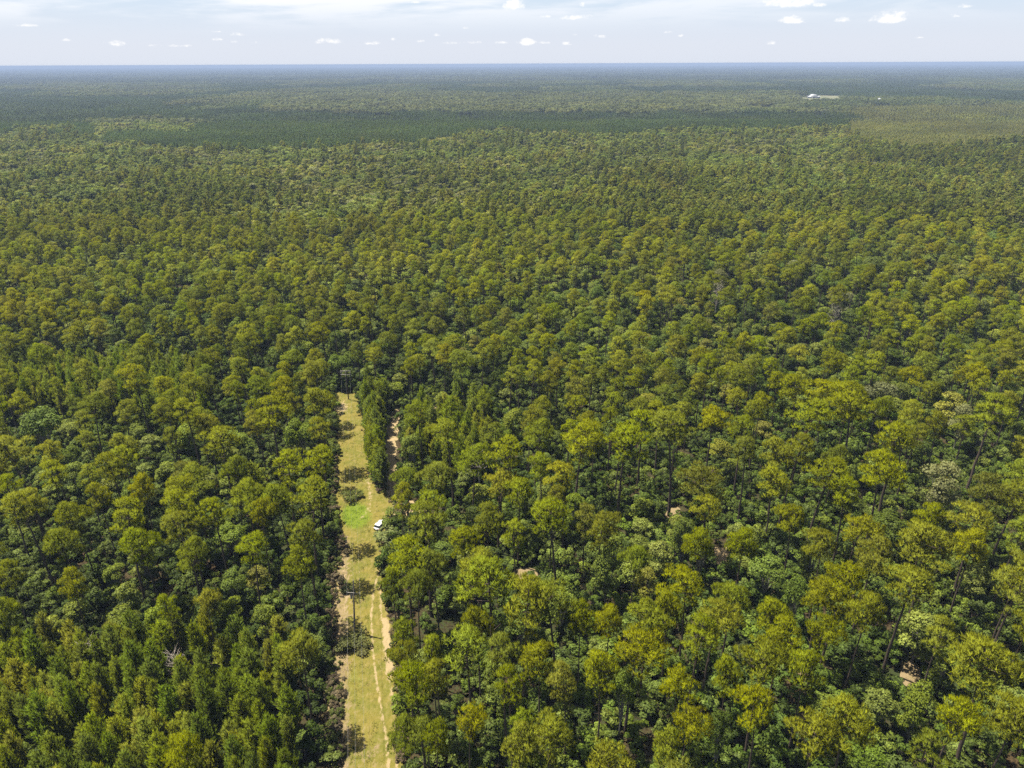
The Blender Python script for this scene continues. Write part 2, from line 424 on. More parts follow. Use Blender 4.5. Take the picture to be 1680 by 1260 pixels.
def zone(px, py):
    """stand type by surveyed outline: 0 mixed, 1 dark plantation, 2 thin brownish plantation, 3 pale hardwood"""
    z = np.zeros(px.shape, int)
    px, py = px + 26 * (vnoise(px + 900, py * 6, 22, 71) - .5), py + 5 * (vnoise(px + 300, py * 4, 17, 72) - .5)
    lo = np.interp(px, [150, 300, 450, 640, 700, 760, 850], [225, 236, 238, 229, 226, 214, 205])
    z[(px > 170) & (px < 860) & (py < lo) & (py > 186 - (px - 170) * 0.012)] = 1
    z[(px > 860) & (px < 1388) & (py < np.interp(px, [860, 1000, 1100, 1388], [212, 216, 207, 204])) & (py > 179)] = 1
    z[(px < 330) & (py < 215) & (py > 165) & (vnoise(px + 500, py * 9, 60, 73) > .42)] = 1
    z[(px > 150) & (px < 312) & (py < 211) & (py > 190)] = 3
    z[(px > 1388) & (py > 167) & (py < np.interp(px, [1388, 1480, 1700], [215, 238, 226]))] = 2
    z[(px > 440) & (px < 1330) & (py < 178) & (py > 150)] = 3
    return z
F_PATCH = 1300.0     # single trees out to here, whole stands beyond

# hand-surveyed crowns: x, y of the crown centre in the photograph, its width, kind, look
P_, B_, Y_ = 0, 1, 2
S = [
 (807,986,100,0,6),(914,1015,90,0,1),(860,1038,90,0,3),(786,1055,66,0,0),(952,1036,52,0,0),(771,1098,88,0,6),(714,1131,66,0,0),(674,1124,60,0,3),(717,1098,42,0,1),
 (829,1127,68,0,1),(886,1096,76,0,0),(931,1139,56,0,3),(988,1124,76,0,0),(690,1162,76,0,6),(840,1165,62,0,1),(702,1208,70,0,2),(660,1222,56,0,2),(767,1198,60,0,5),
 (900,1217,100,0,0),(852,1208,56,0,6),(712,1250,52,0,1),(850,1256,70,0,0),(683,974,62,0,2),(644,967,40,0,4),(667,1055,54,0,4),(715,942,60,0,2),
 (1127,986,84,0,5),(998,1031,60,0,0),(1060,1036,74,0,3),(1096,1024,60,0,0),(1167,1034,82,0,5),(1036,1079,104,0,5),(1139,1077,76,0,1),(1112,1131,70,0,5),
 (1270,1031,76,0,0),(1277,1067,80,0,0),(1243,1122,92,0,5),(1317,1127,74,0,0),(1191,1141,60,0,0),(1124,1198,74,0,5),(1243,1193,80,0,5),(1089,1239,50,0,0),(1327,1243,90,0,5),
 (1341,1050,72,0,5),(1345,988,74,0,5),(1303,991,50,1,0),(1373,978,90,0,0),(1413,1027,72,0,0),(1482,981,88,0,1),(1518,1015,84,1,2),(1613,1128,140,0,0),(1528,1079,58,0,1),
 (1387,1212,106,0,0),(1554,1198,80,0,5),(1651,1200,86,0,0),(1506,1162,58,1,1),(1651,996,90,0,3),(1672,1055,50,0,1),(1506,1246,70,0,6),(1020,1150,50,1,0),(1180,1210,48,1,4),
 (1444,793,84,0,0),(1399,886,72,0,5),(1342,800,76,0,1),(1301,867,58,0,5),(1466,743,76,0,1),(1520,862,56,0,0),(1594,879,80,0,5),(1520,920,112,0,0),(1423,939,72,0,0),(1661,898,60,0,6),
 (1540,815,80,1,3),(1613,715,110,0,1),(1661,815,80,0,7),(1625,831,72,0,7),(1311,715,84,0,1),(1311,674,70,0,1),(1399,693,88,0,3),(1387,831,60,0,6),(1461,870,64,1,4),(1585,922,66,0,0),
 (1613,930,56,1,2),(1337,912,56,1,1),(1368,762,46,0,2),(1294,774,60,0,1),(1167,703,60,0,5),(1053,708,56,0,6),(1020,750,86,0,6),(1108,739,86,0,1),(1167,793,100,0,7),(1224,767,52,0,1),
 (1274,765,66,0,0),(1270,803,64,0,0),(1165,848,56,0,5),(1217,905,62,0,0),(1215,731,52,0,6),(1112,852,38,1,2),(1084,898,52,1,2),(981,886,58,0,3),(1122,886,46,1,4),(1241,870,38,1,2),
 (1040,922,58,0,2),(1150,912,46,1,0),(996,934,56,1,1),(816,808,66,0,5),(890,789,52,0,6),(926,803,60,0,5),(800,870,60,0,0),(914,884,80,0,1),(702,866,58,0,6),(773,912,66,0,1),
 (700,897,78,0,1),(666,789,58,0,2),(714,793,70,0,2),(773,772,66,0,2),(819,777,70,0,1),(878,731,60,0,2),(947,739,78,0,3),(826,727,36,1,0),(676,741,44,1,1),(690,696,46,0,6),
 (740,739,60,0,6),(850,827,58,0,1),(904,850,42,0,3),(669,936,84,0,0),(788,950,80,0,0),(657,838,40,0,3),(740,684,52,2,0),(755,880,24,1,2),(448,705,76,0,1),(529,681,64,0,0),
 (367,739,84,0,1),(343,708,52,0,0),(471,781,66,0,6),(519,791,60,0,1),(419,791,40,2,0),(464,836,62,0,2),(507,848,68,0,1),(410,839,74,0,2),(429,865,50,0,5),(357,860,56,0,6),
 (507,903,66,0,1),(490,939,64,0,0),(414,929,60,0,1),(314,870,62,0,1),(321,798,68,0,2),(383,784,50,0,2),(495,731,56,1,0),(314,934,60,0,2),(38,772,88,0,1),(93,803,52,0,1),
 (210,779,50,0,6),(195,796,60,0,1),(129,858,60,0,2),(55,862,66,0,1),(110,898,66,0,2),(212,889,70,0,1),(243,912,70,0,2),(310,889,66,0,1),(19,831,42,0,6),(167,827,46,0,0),
 (317,708,50,0,1),(148,674,60,0,2),(71,712,66,1,0),(286,827,58,0,3),(307,793,52,0,7),(121,974,50,0,0),(340,1010,50,0,5),(286,1020,42,0,1),(17,1005,42,0,2),(205,962,40,1,2),
 (1236,452,44,1,5),(1178,470,30,1,3),(1300,455,34,1,3),(1380,505,40,1,3),(1440,660,60,1,3),(1560,660,50,1,5),(1430,440,40,1,0),(1575,700,46,1,3),(1150,545,36,0,2),(1010,470,26,0,4),
]
trees = []     # x, y, rot, scale, kind, look, height scale
for (px, py, wd, kd, lk) in S:
    lib = (PINES, BROAD, YOUNG)[kd]
    zc = (16.0, 9.5, 9.0)[kd]
    g = ground(px, py, zc); _, _, d = project(g[0], g[1], zc)
    dia = wd / FPX * d * 0.92
    s = float(np.clip(dia / 2 / lib[lk][0], 0.55, 1.55))
    zc = (16.0, 9.5, 9.0)[kd] * (0.75 + 0.25 * s)
    g = ground(px, py, zc)
    trees.append((g[0], g[1], rng.random() * 6.28, s, kd, lk, (0.80 + 0.25 * s) * rng.uniform(.97, 1.12)))
# the row of slender pines between the mown strip and the sandy road
for i in range(46):
    t = (i + 0.5) / 46
    py = 815 - 150 * t ** 0.8
    l = np.interp(py, ROWS[::-1], RIGHT[::-1]); r = np.interp(py, RD_ROWS[::-1], RD_L[::-1])
    g = ground(l + (r - l) * (0.2 + 0.6 * ((i * 0.618) % 1)), py, 0)
    trees.append((g[0], g[1], rng.random() * 6.28, rng.uniform(0.62, 1.1), Y_, [2, 0, 2, 1][i % 4], rng.uniform(0.62, 1.12)))
ROW_PINES = len(trees)
cell = {}
def put(x, y, r): cell.setdefault((int(x // 8), int(y // 8)), []).append((x, y, r))
def clash(x, y, r, f=0.80):
    cx, cyy = int(x // 8), int(y // 8)
    for i in (-1, 0, 1):
        for j in (-1, 0, 1):
            for (a, b, q) in cell.get((cx + i, cyy + j), ()):
                if (a - x) ** 2 + (b - y) ** 2 < (f * (r + q)) ** 2: return True
    return False
for t in trees: put(t[0], t[1], (PINES, BROAD, YOUNG)[t[4]][t[5]][0] * t[3])
def vnoise(x, y, s, seed):
    """smooth value noise 0..1"""
    g = np.random.default_rng(seed).random((64, 64))
    u, v = x / s, y / s; i, j = np.floor(u).astype(int), np.floor(v).astype(int); fu, fv = u - i, v - j
    fu = fu * fu * (3 - 2 * fu); fv = fv * fv * (3 - 2 * fv)
    a = g[i % 64, j % 64]; b = g[(i + 1) % 64, j % 64]; c = g[i % 64, (j + 1) % 64]; e = g[(i + 1) % 64, (j + 1) % 64]
    return (a * (1 - fu) + b * fu) * (1 - fv) + (c * (1 - fu) + e * fu) * fv
# candidates on a jittered lattice
def lattice(y0, y1, sp, marg=30):
    out = []
    y = y0
    while y < y1:
        hw = 0.5 * W0 / FPX * (y * math.cos(math.radians(PITCH)) + CAMH * math.sin(math.radians(PITCH))) + marg
        xs = np.arange(-hw, hw, sp); out.append(np.stack([xs + (rnd(len(xs)) - .5) * sp * .95, y + (rnd(len(xs)) - .5) * sp * .95], 1))
        y += sp
    return np.concatenate(out)
near = lattice(52, 430, 2.7)
near = near[~blocked(near[:, 0], near[:, 1], 1.2)]
near = near[rng.permutation(len(near))]
qx, qy, _ = project(near[:, 0], near[:, 1], 14 + 0 * near[:, 0])
mixn = vnoise(near[:, 0] + 3000, near[:, 1], 42, 3)
def gapn(x, y): return float(vnoise(np.array([x + 700.]), np.array([y]), 13, 91)[0])
for (x, y), px, py, mn in zip(near, qx, qy, mixn):
    u = rng.random()
    ygd = (px < 470 and py > 985 and mn < 0.93) or (px < 330 and 560 < py < 760 and mn < 0.5) or (640 < px < 800 and 620 < py < 720 and mn < .7)
    bfrac = 0.06 if py > 620 else 0.30
    if px > 1000 and py < 560: bfrac = 0.45
    if ygd and u < 0.9: kd = Y_
    elif u < bfrac + 0.25 * (mn > 0.7): kd = B_
    else: kd = P_
    lib = (PINES, BROAD, YOUNG)[kd]
    lk = int(rng.integers(len(lib)))
    if kd == P_ and lk == 5 and (px < 1000 or rng.random() < .5): lk = int(rng.integers(5))
    if kd == B_ and lk in (3, 5) and (lk == 3 or rng.random() < .6): lk = int(rng.integers(3))
    s = rng.uniform(0.72, 1.08) if kd != Y_ else rng.uniform(0.62, 1.02)
    if kd == P_ and px < 700: s *= 0.92
    r = lib[lk][0] * s
    if y < 330 and intrudes(x, y, r, (19, 12, 12)[kd] * s, (4, 4, 4)[kd]): continue
    gap = gapn(x, y)
    if kd == P_ and gap > (.56 if px > 560 else .64) and py > 640: continue
    if clash(x, y, r, (1.12 if py > 640 else .86, 0.84, 0.64)[kd]): continue
    put(x, y, r)
    trees.append((x, y, rng.random() * 6.28, s, kd, lk, rng.uniform(0.86, 1.08) if kd != B_ else rng.uniform(0.5, 0.95)))

far = lattice(432, F_PATCH, 5.5, 60)
far = far[rnd(len(far)) < 0.88]
fx, fy, _ = project(far[:, 0], far[:, 1], 15 + 0 * far[:, 0])
fz = zone(fx, fy)
fm = vnoise(far[:, 0] + 5000, far[:, 1], 90, 5)
stand = lattice(800, F_PATCH, 4.2, 60)         # closer-planted rows of the plantations
sx, sy, _ = project(stand[:, 0], stand[:, 1], 12 + 0 * stand[:, 0])
sz = zone(sx, sy)

# ------------------------------------------------------------------ instanced stands
def points_object(name, P, ROT, SCL, VAR, protos, label, cat=None, kind='stuff', patchy=70.0):
    me = bpy.data.meshes.new(name)
    me.vertices.add(len(P)); me.vertices.foreach_set('co', np.asarray(P, np.float32).ravel())
    a = me.attributes.new('rot', 'FLOAT', 'POINT'); a.data.foreach_set('value', np.asarray(ROT, np.float32))
    a = me.attributes.new('scl', 'FLOAT_VECTOR', 'POINT'); a.data.foreach_set('vector', np.asarray(SCL, np.float32).ravel())
    a = me.attributes.new('pick', 'INT', 'POINT'); a.data.foreach_set('value', np.asarray(VAR, np.int32))
    o = link(bpy.data.objects.new(name, me))
    tag(o, label, cat, None, kind)
    pal = [c for _, c in protos]
    cols = np.array([vary(pal[int(q)]) for q in VAR])
    if patchy:
        P_a = np.asarray(P)
        a1 = vnoise(P_a[:, 0] + 4e4, P_a[:, 1] + 100, patchy, 61); a2 = vnoise(P_a[:, 0] + 4e4, P_a[:, 1] + 100, patchy * .37, 62)
        cols *= (0.64 + 0.46 * a1 + 0.24 * a2)[:, None]; cols[:, 0] *= 0.95 + 0.10 * a2
    a = me.attributes.new('col', 'FLOAT_VECTOR', 'POINT'); a.data.foreach_set('vector', cols.astype(np.float32).ravel())
    coll = bpy.data.collections.new(name + "_kinds")
    for i, (m, c) in enumerate(protos):
        q = bpy.data.objects.new("%s_kind_%02d" % (name, i), m); coll.objects.link(q)
    g = bpy.data.node_groups.new(name, 'GeometryNodeTree')
    g.interface.new_socket('Geometry', in_out='INPUT', socket_type='NodeSocketGeometry')
    g.interface.new_socket('Geometry', in_out='OUTPUT', socket_type='NodeSocketGeometry')
    k = NT(g)
    gi = k.n('NodeGroupInput'); go = k.n('NodeGroupOutput')
    ci = k.n('GeometryNodeCollectionInfo', transform_space='ORIGINAL')
    ci.inputs['Collection'].default_value = coll
    ci.inputs['Separate Children'].default_value = True; ci.inputs['Reset Children'].default_value = True
    na = k.n('GeometryNodeInputNamedAttribute', data_type='FLOAT'); na.inputs[0].default_value = 'rot'
    ns = k.n('GeometryNodeInputNamedAttribute', data_type='FLOAT_VECTOR'); ns.inputs[0].default_value = 'scl'
    npk = k.n('GeometryNodeInputNamedAttribute', data_type='INT'); npk.inputs[0].default_value = 'pick'
    cx = k.n('ShaderNodeCombineXYZ'); k.l(na.outputs['Attribute'], cx.inputs[2])
    ip = k.n('GeometryNodeInstanceOnPoints')
    k.l(gi.outputs[0], ip.inputs['Points']); k.l(ci.outputs[0], ip.inputs['Instance'])
    ip.inputs['Pick Instance'].default_value = True
    k.l(npk.outputs['Attribute'], ip.inputs['Instance Index'])
    k.l(cx.outputs[0], ip.inputs['Rotation']); k.l(ns.outputs['Attribute'], ip.inputs['Scale'])
    k.l(ip.outputs[0], go.inputs[0])
    mo = o.modifiers.new('stand', 'NODES'); mo.node_group = g
    return o

# split the near trees: the 300 largest in view of each kind become things
T = np.array([(t[0], t[1], t[2], t[3], t[4], t[5], t[6]) for t in trees])
hcen = np.array([(15, 8, 8)[int(k)] for k in T[:, 4]])
tx, ty, td = project(T[:, 0], T[:, 1], hcen)
rad = np.array([(PINES, BROAD, YOUNG)[int(t[4])][int(t[5])][0] * t[3] for t in T])
inview = (tx > 4) & (tx < W0 - 4) & (ty > 4) & (ty < H0 - 8)
size = np.where(inview, rad / td * FPX, 0)
single = np.zeros(len(T), bool)
for kd in range(3):
    idx = np.where((T[:, 4] == kd) & inview)[0]
    idx = idx[np.argsort(-size[idx])][:300]
    single[idx] = True

ORD = ["zeroth", "first", "second", "third", "fourth", "fifth", "sixth", "seventh", "eighth", "ninth", "tenth", "eleventh", "twelfth", "thirteenth",
       "fourteenth", "fifteenth", "sixteenth", "seventeenth", "eighteenth", "nineteenth", "twentieth"]
TENS = {2: "twenty", 3: "thirty", 4: "forty", 5: "fifty", 6: "sixty"}
def ordn(n):
    if n <= 20: return ORD[n]
    if n % 10 == 0: return TENS[n // 10][:-1] + "ieth"
    return TENS[n // 10] + "-" + ORD[n % 10]
NAME = ("pine_tree", "broadleaf_tree", "young_pine_tree")
CAT = ("pine tree", "broadleaf tree", "young pine")
GRP = ("mature pines standing over the woodland", "broadleaf trees mixed among the pines", "slender young pines")
DES = (DESC_P, DESC_B, DESC_Y)
NOUN = ("mature pine", "broadleaf tree", "slender young pine")
labels = {}
for kd in range(3):
    ids = [i for i in np.where(single)[0] if T[i, 4] == kd]
    ids.sort(key=lambda i: -ty[i])
    nrow = 15
    for r in range(0, len(ids), nrow):
        row = sorted(ids[r:r + nrow], key=lambda i: tx[i])
        strip = 595.0
        lft = [i for i in row if tx[i] < strip][::-1]; rgt = [i for i in row if tx[i] >= strip]
        for side, lst in (("left", lft), ("right", rgt)):
            for n, i in enumerate(lst, 1):
                sz_ = "broad " if (kd != 2 and T[i, 3] > 1.15) else ("small " if T[i, 3] < 0.72 else "")
                if '-' in DES[kd][int(T[i, 5])]: sz_ = ""
                labels[i] = "%s%s %s, %s %s of the strip, %s such row up" % (
                    sz_, DES[kd][int(T[i, 5])], NOUN[kd], ordn(n), side, ordn(r // nrow + 1))
for i in np.where(single)[0]:
    x, y, rot, s, kd, lk, hs = T[i]; kd, lk = int(kd), int(lk)
    R, H, cr, tr, wh = (PINES, BROAD, YOUNG)[kd][lk]
    e = link(bpy.data.objects.new(NAME[kd], None)); e.empty_display_size = 0.5
    e.location = (x, y, 0); e.rotation_euler = (0, 0, rot); e.scale = (s, s, hs)
    tag(e, labels[i], CAT[kd], GRP[kd])
    c = link(bpy.data.objects.new("crown", cr), e); c['col'] = vary((PAL_P, PAL_B, PAL_Y)[kd][lk])
    link(bpy.data.objects.new("trunk", tr), e)

# the rest, kind by kind, with coarser trees further away
def rest(kd):
    m = (~single) & (T[:, 4] == kd); t = T[m]
    return t
P1 = [joint_only("far_pine", *pine(400 + i, 20, 3.7, .5, 16, dens=0.55, L=0.95, Wd=0.55, k=4, lod=1), M_NEEDLE, M_BARK) for i in range(5)]
B1 = [joint_only("far_broadleaf", *broadleaf(500 + i, 16 - (i % 3), 4.2, .22, 13, 760, 0.82, lod=1), M_LEAF, M_BARK_GREY) for i in range(6)]
Y1 = [joint_only("far_young_pine", *young_pine(600 + i, 12, 1.8, dens=0.35, L=1.1, Wd=0.5, k=3, lod=1, base_f=.2), M_NEEDLE, M_BARK) for i in range(3)]
PAL_Y1 = [(0.072, 0.105, 0.026), (0.082, 0.112, 0.028), (0.062, 0.095, 0.026)]
PAL_T1 = [(0.185, 0.190, 0.050), (0.170, 0.178, 0.047)]

pf = (rnd(len(far)) < np.clip(0.46 - (far[:, 1] - 430) / 600 + (fm - 0.5) * 0.9, 0.05, 0.85)) & (fz == 0)
pf |= (fz == 0) & (fx > 1390) & (rnd(len(far)) < .35)
bf = (~pf) & ((fz == 0) | (fz == 3))
fill = lattice(330, F_PATCH, 6.2, 40); fillx, filly, _ = project(fill[:, 0], fill[:, 1], 8 + 0 * fill[:, 0]); fill = fill[zone(fillx, filly) == 0]
pt = rest(P_); F = far[pf]
pos = np.concatenate([np.c_[pt[:, 0], pt[:, 1], 0 * pt[:, 0]], np.c_[F, 0 * F[:, 0]]])
sc = np.concatenate([np.c_[pt[:, 3], pt[:, 3], pt[:, 6]], (lambda a, b: np.c_[a, a, b])(0.48 + 0.80 * rnd(len(F)), (.62 + .42 * rnd(len(F)) ** .6) * (.82 + .36 * vnoise(F[:, 0] + 8000, F[:, 1], 55, 78)))])
PALF = [(0.150, 0.172, 0.030), (0.175, 0.190, 0.030), (0.135, 0.162, 0.028), (0.165, 0.172, 0.032), (0.120, 0.148, 0.026)]
var = np.concatenate([pt[:, 5].astype(int), 8 + rng.integers(0, 5, len(F))])
points_object("pine_forest", pos, rnd(len(pos)) * 6.28, sc, var, [(PINES[i][4], PAL_P[i]) for i in range(8)] + list(zip(P1, PALF)),
              "continuous canopy of mature pines covering the middle distance", "pine forest")
bt = rest(B_); F = far[bf]
pos = np.concatenate([np.c_[bt[:, 0], bt[:, 1], 0 * bt[:, 0]], np.c_[F, 0 * F[:, 0]], np.c_[fill, 0 * fill[:, 0]]])
sc = np.concatenate([np.c_[bt[:, 3], bt[:, 3], bt[:, 6]], (lambda a, b: np.c_[a, a, b])(.52 + 1.15 * rnd(len(F)) ** 1.7, (.5 + .5 * rnd(len(F))) * (0.78 + .5 * vnoise(F[:, 0] + 8000, F[:, 1], 38, 77)))])
PALG = [(0.155, 0.190, 0.034), (0.190, 0.210, 0.038), (0.215, 0.218, 0.042), (0.195, 0.200, 0.075), (0.135, 0.165, 0.032), (0.225, 0.222, 0.042)]
cn0 = .6 * vnoise(F[:, 0] + 6000, F[:, 1], 48, 81) + .4 * vnoise(F[:, 0] + 6000, F[:, 1], 16, 82) + rng.normal(size=len(F)) * .10
pick = np.where(cn0 > .56, np.array([2, 3, 5, 1])[rng.integers(0, 4, len(F))], np.array([0, 1, 4, 0])[rng.integers(0, 4, len(F))])
var = np.concatenate([bt[:, 5].astype(int), 6 + pick, 6 + np.array([0, 1, 4])[rng.integers(0, 3, len(fill))]])
sc = np.concatenate([sc, np.c_[np.full(len(fill), .8), np.full(len(fill), .8), rng.uniform(.35, .6, len(fill))]])
points_object("broadleaf_forest", pos, rnd(len(pos)) * 6.28, sc, var, [(BROAD[i][4], PAL_B[i]) for i in range(6)] + list(zip(B1, PALG)),
              "rounded broadleaf canopy spreading beyond the pines", "broadleaf forest")
yt = rest(Y_); A1 = stand[(sz == 1)]; A2 = stand[(sz == 2)]; A2 = A2[rnd(len(A2)) < .8]
pos = np.concatenate([np.c_[yt[:, 0], yt[:, 1], 0 * yt[:, 0]], np.c_[A1, 0 * A1[:, 0]], np.c_[A2, 0 * A2[:, 0]]])
n1_, n2_ = len(A1), len(A2)
s1 = rng.uniform(.85, 1.15, n1_); s2 = rng.uniform(.7, 1.0, n2_)
sc = np.concatenate([np.c_[yt[:, 3], yt[:, 3], yt[:, 6]], np.c_[s1, s1, s1 * 0.95], np.c_[s2 * 1.2, s2 * 1.2, s2 * .75]])
var = np.concatenate([yt[:, 5].astype(int), 4 + rng.integers(0, 3, n1_), 7 + rng.integers(0, 2, n2_)])
points_object("pine_plantation", pos, rnd(len(pos)) * 6.28, sc, var, [(YOUNG[i][4], PAL_Y[i]) for i in range(4)] + list(zip(Y1, PAL_Y1)) + list(zip(Y1[:2], PAL_T1)),
              "dense even stands of planted young pines", "pine plantation")

# far stands: blocks of woodland, each block many low crowns
def stand_mesh(name, seed, side, sp, R, H, nl, size, ml, kind):
    global rng; keep = rng; rng = np.random.default_rng(seed)
    P, N, Tt = [], [], []
    g = int(side / sp)
    for i in range(g):
        for j in range(g):
            c = np.array([(i + .5 + (rng.random() - .5) * .9) * sp - side / 2, (j + .5 + (rng.random() - .5) * .9) * sp - side / 2, 0])
            r = R * rng.uniform(.65, 1.25); h = H * rng.uniform(.72, 1.12); tt = rng.random()
            v = rdir(nl); v[:, 2] = np.abs(v[:, 2])
            if kind == 'cone': p = c + np.c_[v[:, 0] * r * (1 - v[:, 2]) * 1.4, v[:, 1] * r * (1 - v[:, 2]) * 1.4, h * (0.35 + .65 * v[:, 2])]
            else: p = c + v * [r, r, r * 0.9] + [0, 0, h - r]
            P.append(p); N.append(unit(v + [0, 0, .5])); Tt.append(tt * .6 + rnd(nl) * .4)
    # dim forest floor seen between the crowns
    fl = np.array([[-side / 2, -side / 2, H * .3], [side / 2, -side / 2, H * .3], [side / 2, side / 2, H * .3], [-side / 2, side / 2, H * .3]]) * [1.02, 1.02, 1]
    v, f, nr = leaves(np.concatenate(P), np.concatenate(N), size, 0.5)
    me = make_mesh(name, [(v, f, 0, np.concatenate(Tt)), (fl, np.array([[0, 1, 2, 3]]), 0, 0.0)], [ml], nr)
    rng = keep
    return me
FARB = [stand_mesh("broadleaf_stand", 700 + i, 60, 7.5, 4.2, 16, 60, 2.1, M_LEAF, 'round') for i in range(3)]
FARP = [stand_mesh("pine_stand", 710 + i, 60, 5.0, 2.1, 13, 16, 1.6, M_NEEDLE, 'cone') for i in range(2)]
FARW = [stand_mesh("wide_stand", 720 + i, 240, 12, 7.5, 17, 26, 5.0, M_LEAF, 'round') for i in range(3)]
PR, SCALE_ = [], []
b = lattice(F_PATCH + 20, 4300, 56, 200)
b = np.round(b, 1)
bx, by, _ = project(b[:, 0], b[:, 1], 14 + 0 * b[:, 0])
keepm = ~((b[:, 1] > CLR[0] - 30) & (b[:, 1] < CLR[1] + 30) & (bx > 1308) & (bx < 1398))
b, bx, by = b[keepm], bx[keepm], by[keepm]
bz = zone(bx, by)
bn = vnoise(b[:, 0] + 20000, b[:, 1] * 0.45, 260, 11)
bn2 = vnoise(b[:, 0] + 9000, b[:, 1] * 0.5, 120, 12)
v = np.where(bz == 1, 6 + (rnd(len(b)) < .5), np.where(bz == 2, 8, np.where(bz == 3, 1 + (bn2 > .5), 0)))
z0 = bz == 0
pl = z0 & (bn > .52); v[pl] = np.where(rnd(pl.sum()) < .5, 6, 7)
hw_ = z0 & ~pl; v[hw_] = np.where(bn2[hw_] > .66, 1, np.where(bn2[hw_] > .35, 0, 3))
c2 = lattice(4330, 24500, 225, 600)
cn_ = vnoise(c2[:, 0] + 90000, c2[:, 1] * .35, 900, 14)
v2 = np.where(cn_ > .6, 4, np.where(cn_ > .35, 5, 9))
pos = np.concatenate([np.c_[b, -1.0 - 2 * rnd(len(b))], np.c_[c2, -2 - 6 * rnd(len(c2))]])
allv = np.concatenate([v, v2])
rot = rng.integers(0, 4, len(pos)) * math.pi / 2 + rng.normal(size=len(pos)) * .1
zz = rng.uniform(.85, 1.15, len(pos))
FPAL = [tuple(np.array(c) * f) for c, f in zip([(0.122, 0.145, 0.036), (0.150, 0.166, 0.056), (0.136, 0.154, 0.046), (0.100, 0.125, 0.032), (0.090, 0.112, 0.036), (0.112, 0.130, 0.042),
        (0.068, 0.098, 0.027), (0.078, 0.104, 0.029), (0.178, 0.184, 0.050), (0.078, 0.100, 0.034)], (.82, .74, .82, .78, .72, .72, .92, .92, .92, .70))]
protos = [(FARB[0], FPAL[0]), (FARB[1], FPAL[1]), (FARB[2], FPAL[2]), (FARB[0], FPAL[3]), (FARW[0], FPAL[4]), (FARW[1], FPAL[5]),
          (FARP[0], FPAL[6]), (FARP[1], FPAL[7]), (FARP[0], FPAL[8]), (FARW[2], FPAL[9])]
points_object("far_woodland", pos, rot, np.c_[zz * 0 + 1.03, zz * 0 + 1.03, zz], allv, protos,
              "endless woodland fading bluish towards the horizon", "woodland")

# understorey thicket under and between the near trees
SH = []
for i in range(4):
    fol, tr = broadleaf(800 + i, 3.4, 1.7, 0.02, 7, 620, 0.34)
    SH.append(joint_only("thicket", fol, tr, M_LEAF, M_BARK))
u = lattice(50, 330, 2.2, 20)
u = u[~blocked(u[:, 0], u[:, 1], 0.2)]
un = .25 + vnoise(u[:, 0] + 900, u[:, 1], 17, 21)
u = u[rnd(len(u)) < np.clip(0.35 + un, 0, 0.97)]
us = rng.uniform(.5, 1.35, len(u))
uv = rng.integers(0, 4, len(u))
eb = []
for i in range(520):
    py_ = 700 + 560 * rng.random(); l_ = np.interp(py_, ROWS[::-1], LEFT[::-1]); m_ = 7.0 + (py_ - 700) / 560 * 3
    off = abs(rng.normal()) * (1.3 if py_ > 880 else .5) - .6
    eb.append(ground(l_ + off * m_, py_)[:2])
for i in range(220):
    py_ = 690 + 560 * rng.random(); r_ = np.interp(py_, ROWS[::-1], RIGHT[::-1]); m_ = 7.0 + (py_ - 700) / 560 * 3
    eb.append(ground(r_ + (rng.normal() * .5 + .5) * m_, py_)[:2])
eb = np.array(eb)
u = np.concatenate([u, eb]); us = np.concatenate([us, rng.uniform(.18, .55, len(eb))]); uv = np.concatenate([uv, 4 + rng.integers(0, 4, len(eb))])
points_object("undergrowth", np.c_[u, 0 * u[:, 0]], rnd(len(u)) * 6.28, np.c_[us, us, us * rng.uniform(.6, 1.3, len(u))], uv,
              list(zip(SH + SH, [(0.100, 0.135, 0.026), (0.080, 0.110, 0.022), (0.135, 0.168, 0.034), (0.068, 0.092, 0.020), (0.150, 0.110, 0.075), (0.110, 0.125, 0.035), (0.210, 0.165, 0.100), (0.130, 0.150, 0.035)])),
              "leafy undergrowth of shrubs and saplings beneath the trees", "undergrowth")

# ------------------------------------------------------------------ ground
def ground_mat():
    m = bpy.data.materials.new("forest_floor"); m.use_nodes = True
    k = NT(m.node_tree); pb = k.t.nodes['Principled BSDF']; pb.inputs['Roughness'].default_value = 1.0
    pb.inputs['Specular IOR Level'].default_value = 0.05
    geo = k.n('ShaderNodeNewGeometry')
    a = k.n('ShaderNodeTexNoise', ins={'Vector': geo.outputs['Position'], 'Scale': 1.4, 'Detail': 9.0, 'Roughness': .75})
    b_ = k.n('ShaderNodeTexNoise', ins={'Vector': geo.outputs['Position'], 'Scale': 0.06, 'Detail': 5.0})
    c = k.mix(k.smooth(a.outputs[0], .40, .60), (0.022, 0.020, 0.010), (0.085, 0.056, 0.030))
    c = k.mix(k.smooth(k.m('ADD', b_.outputs[0], k.m('MULTIPLY', k.m('SUBTRACT', a.outputs[0], .5), 1.4)), .42, .60), c, (0.032, 0.042, 0.014))
    cd = k.n('ShaderNodeVectorMath', operation='LENGTH', ins={0: geo.outputs['Position']})
    fr = k.n('ShaderNodeTexNoise', ins={'Vector': geo.outputs['Position'], 'Scale': 0.0012, 'Detail': 8.0, 'Roughness': .6})
    fc = k.mix(k.smooth(fr.outputs[0], .4, .6), (0.045, 0.065, 0.028), (0.090, 0.110, 0.040))
    c = k.mix(k.smooth(cd.outputs['Value'], 1100, 1500), c, fc)
    k.l(c, pb.inputs['Base Color'])
    bp = k.n('ShaderNodeBump', ins={'Strength': .6, 'Distance': .3, 'Height': a.outputs[0]}); k.l(bp.outputs[0], pb.inputs['Normal'])
    return m
n = 64; th = np.linspace(0, 2 * math.pi, 97)[:-1]; rr = np.concatenate([[0], np.geomspace(40, 26000, n)])
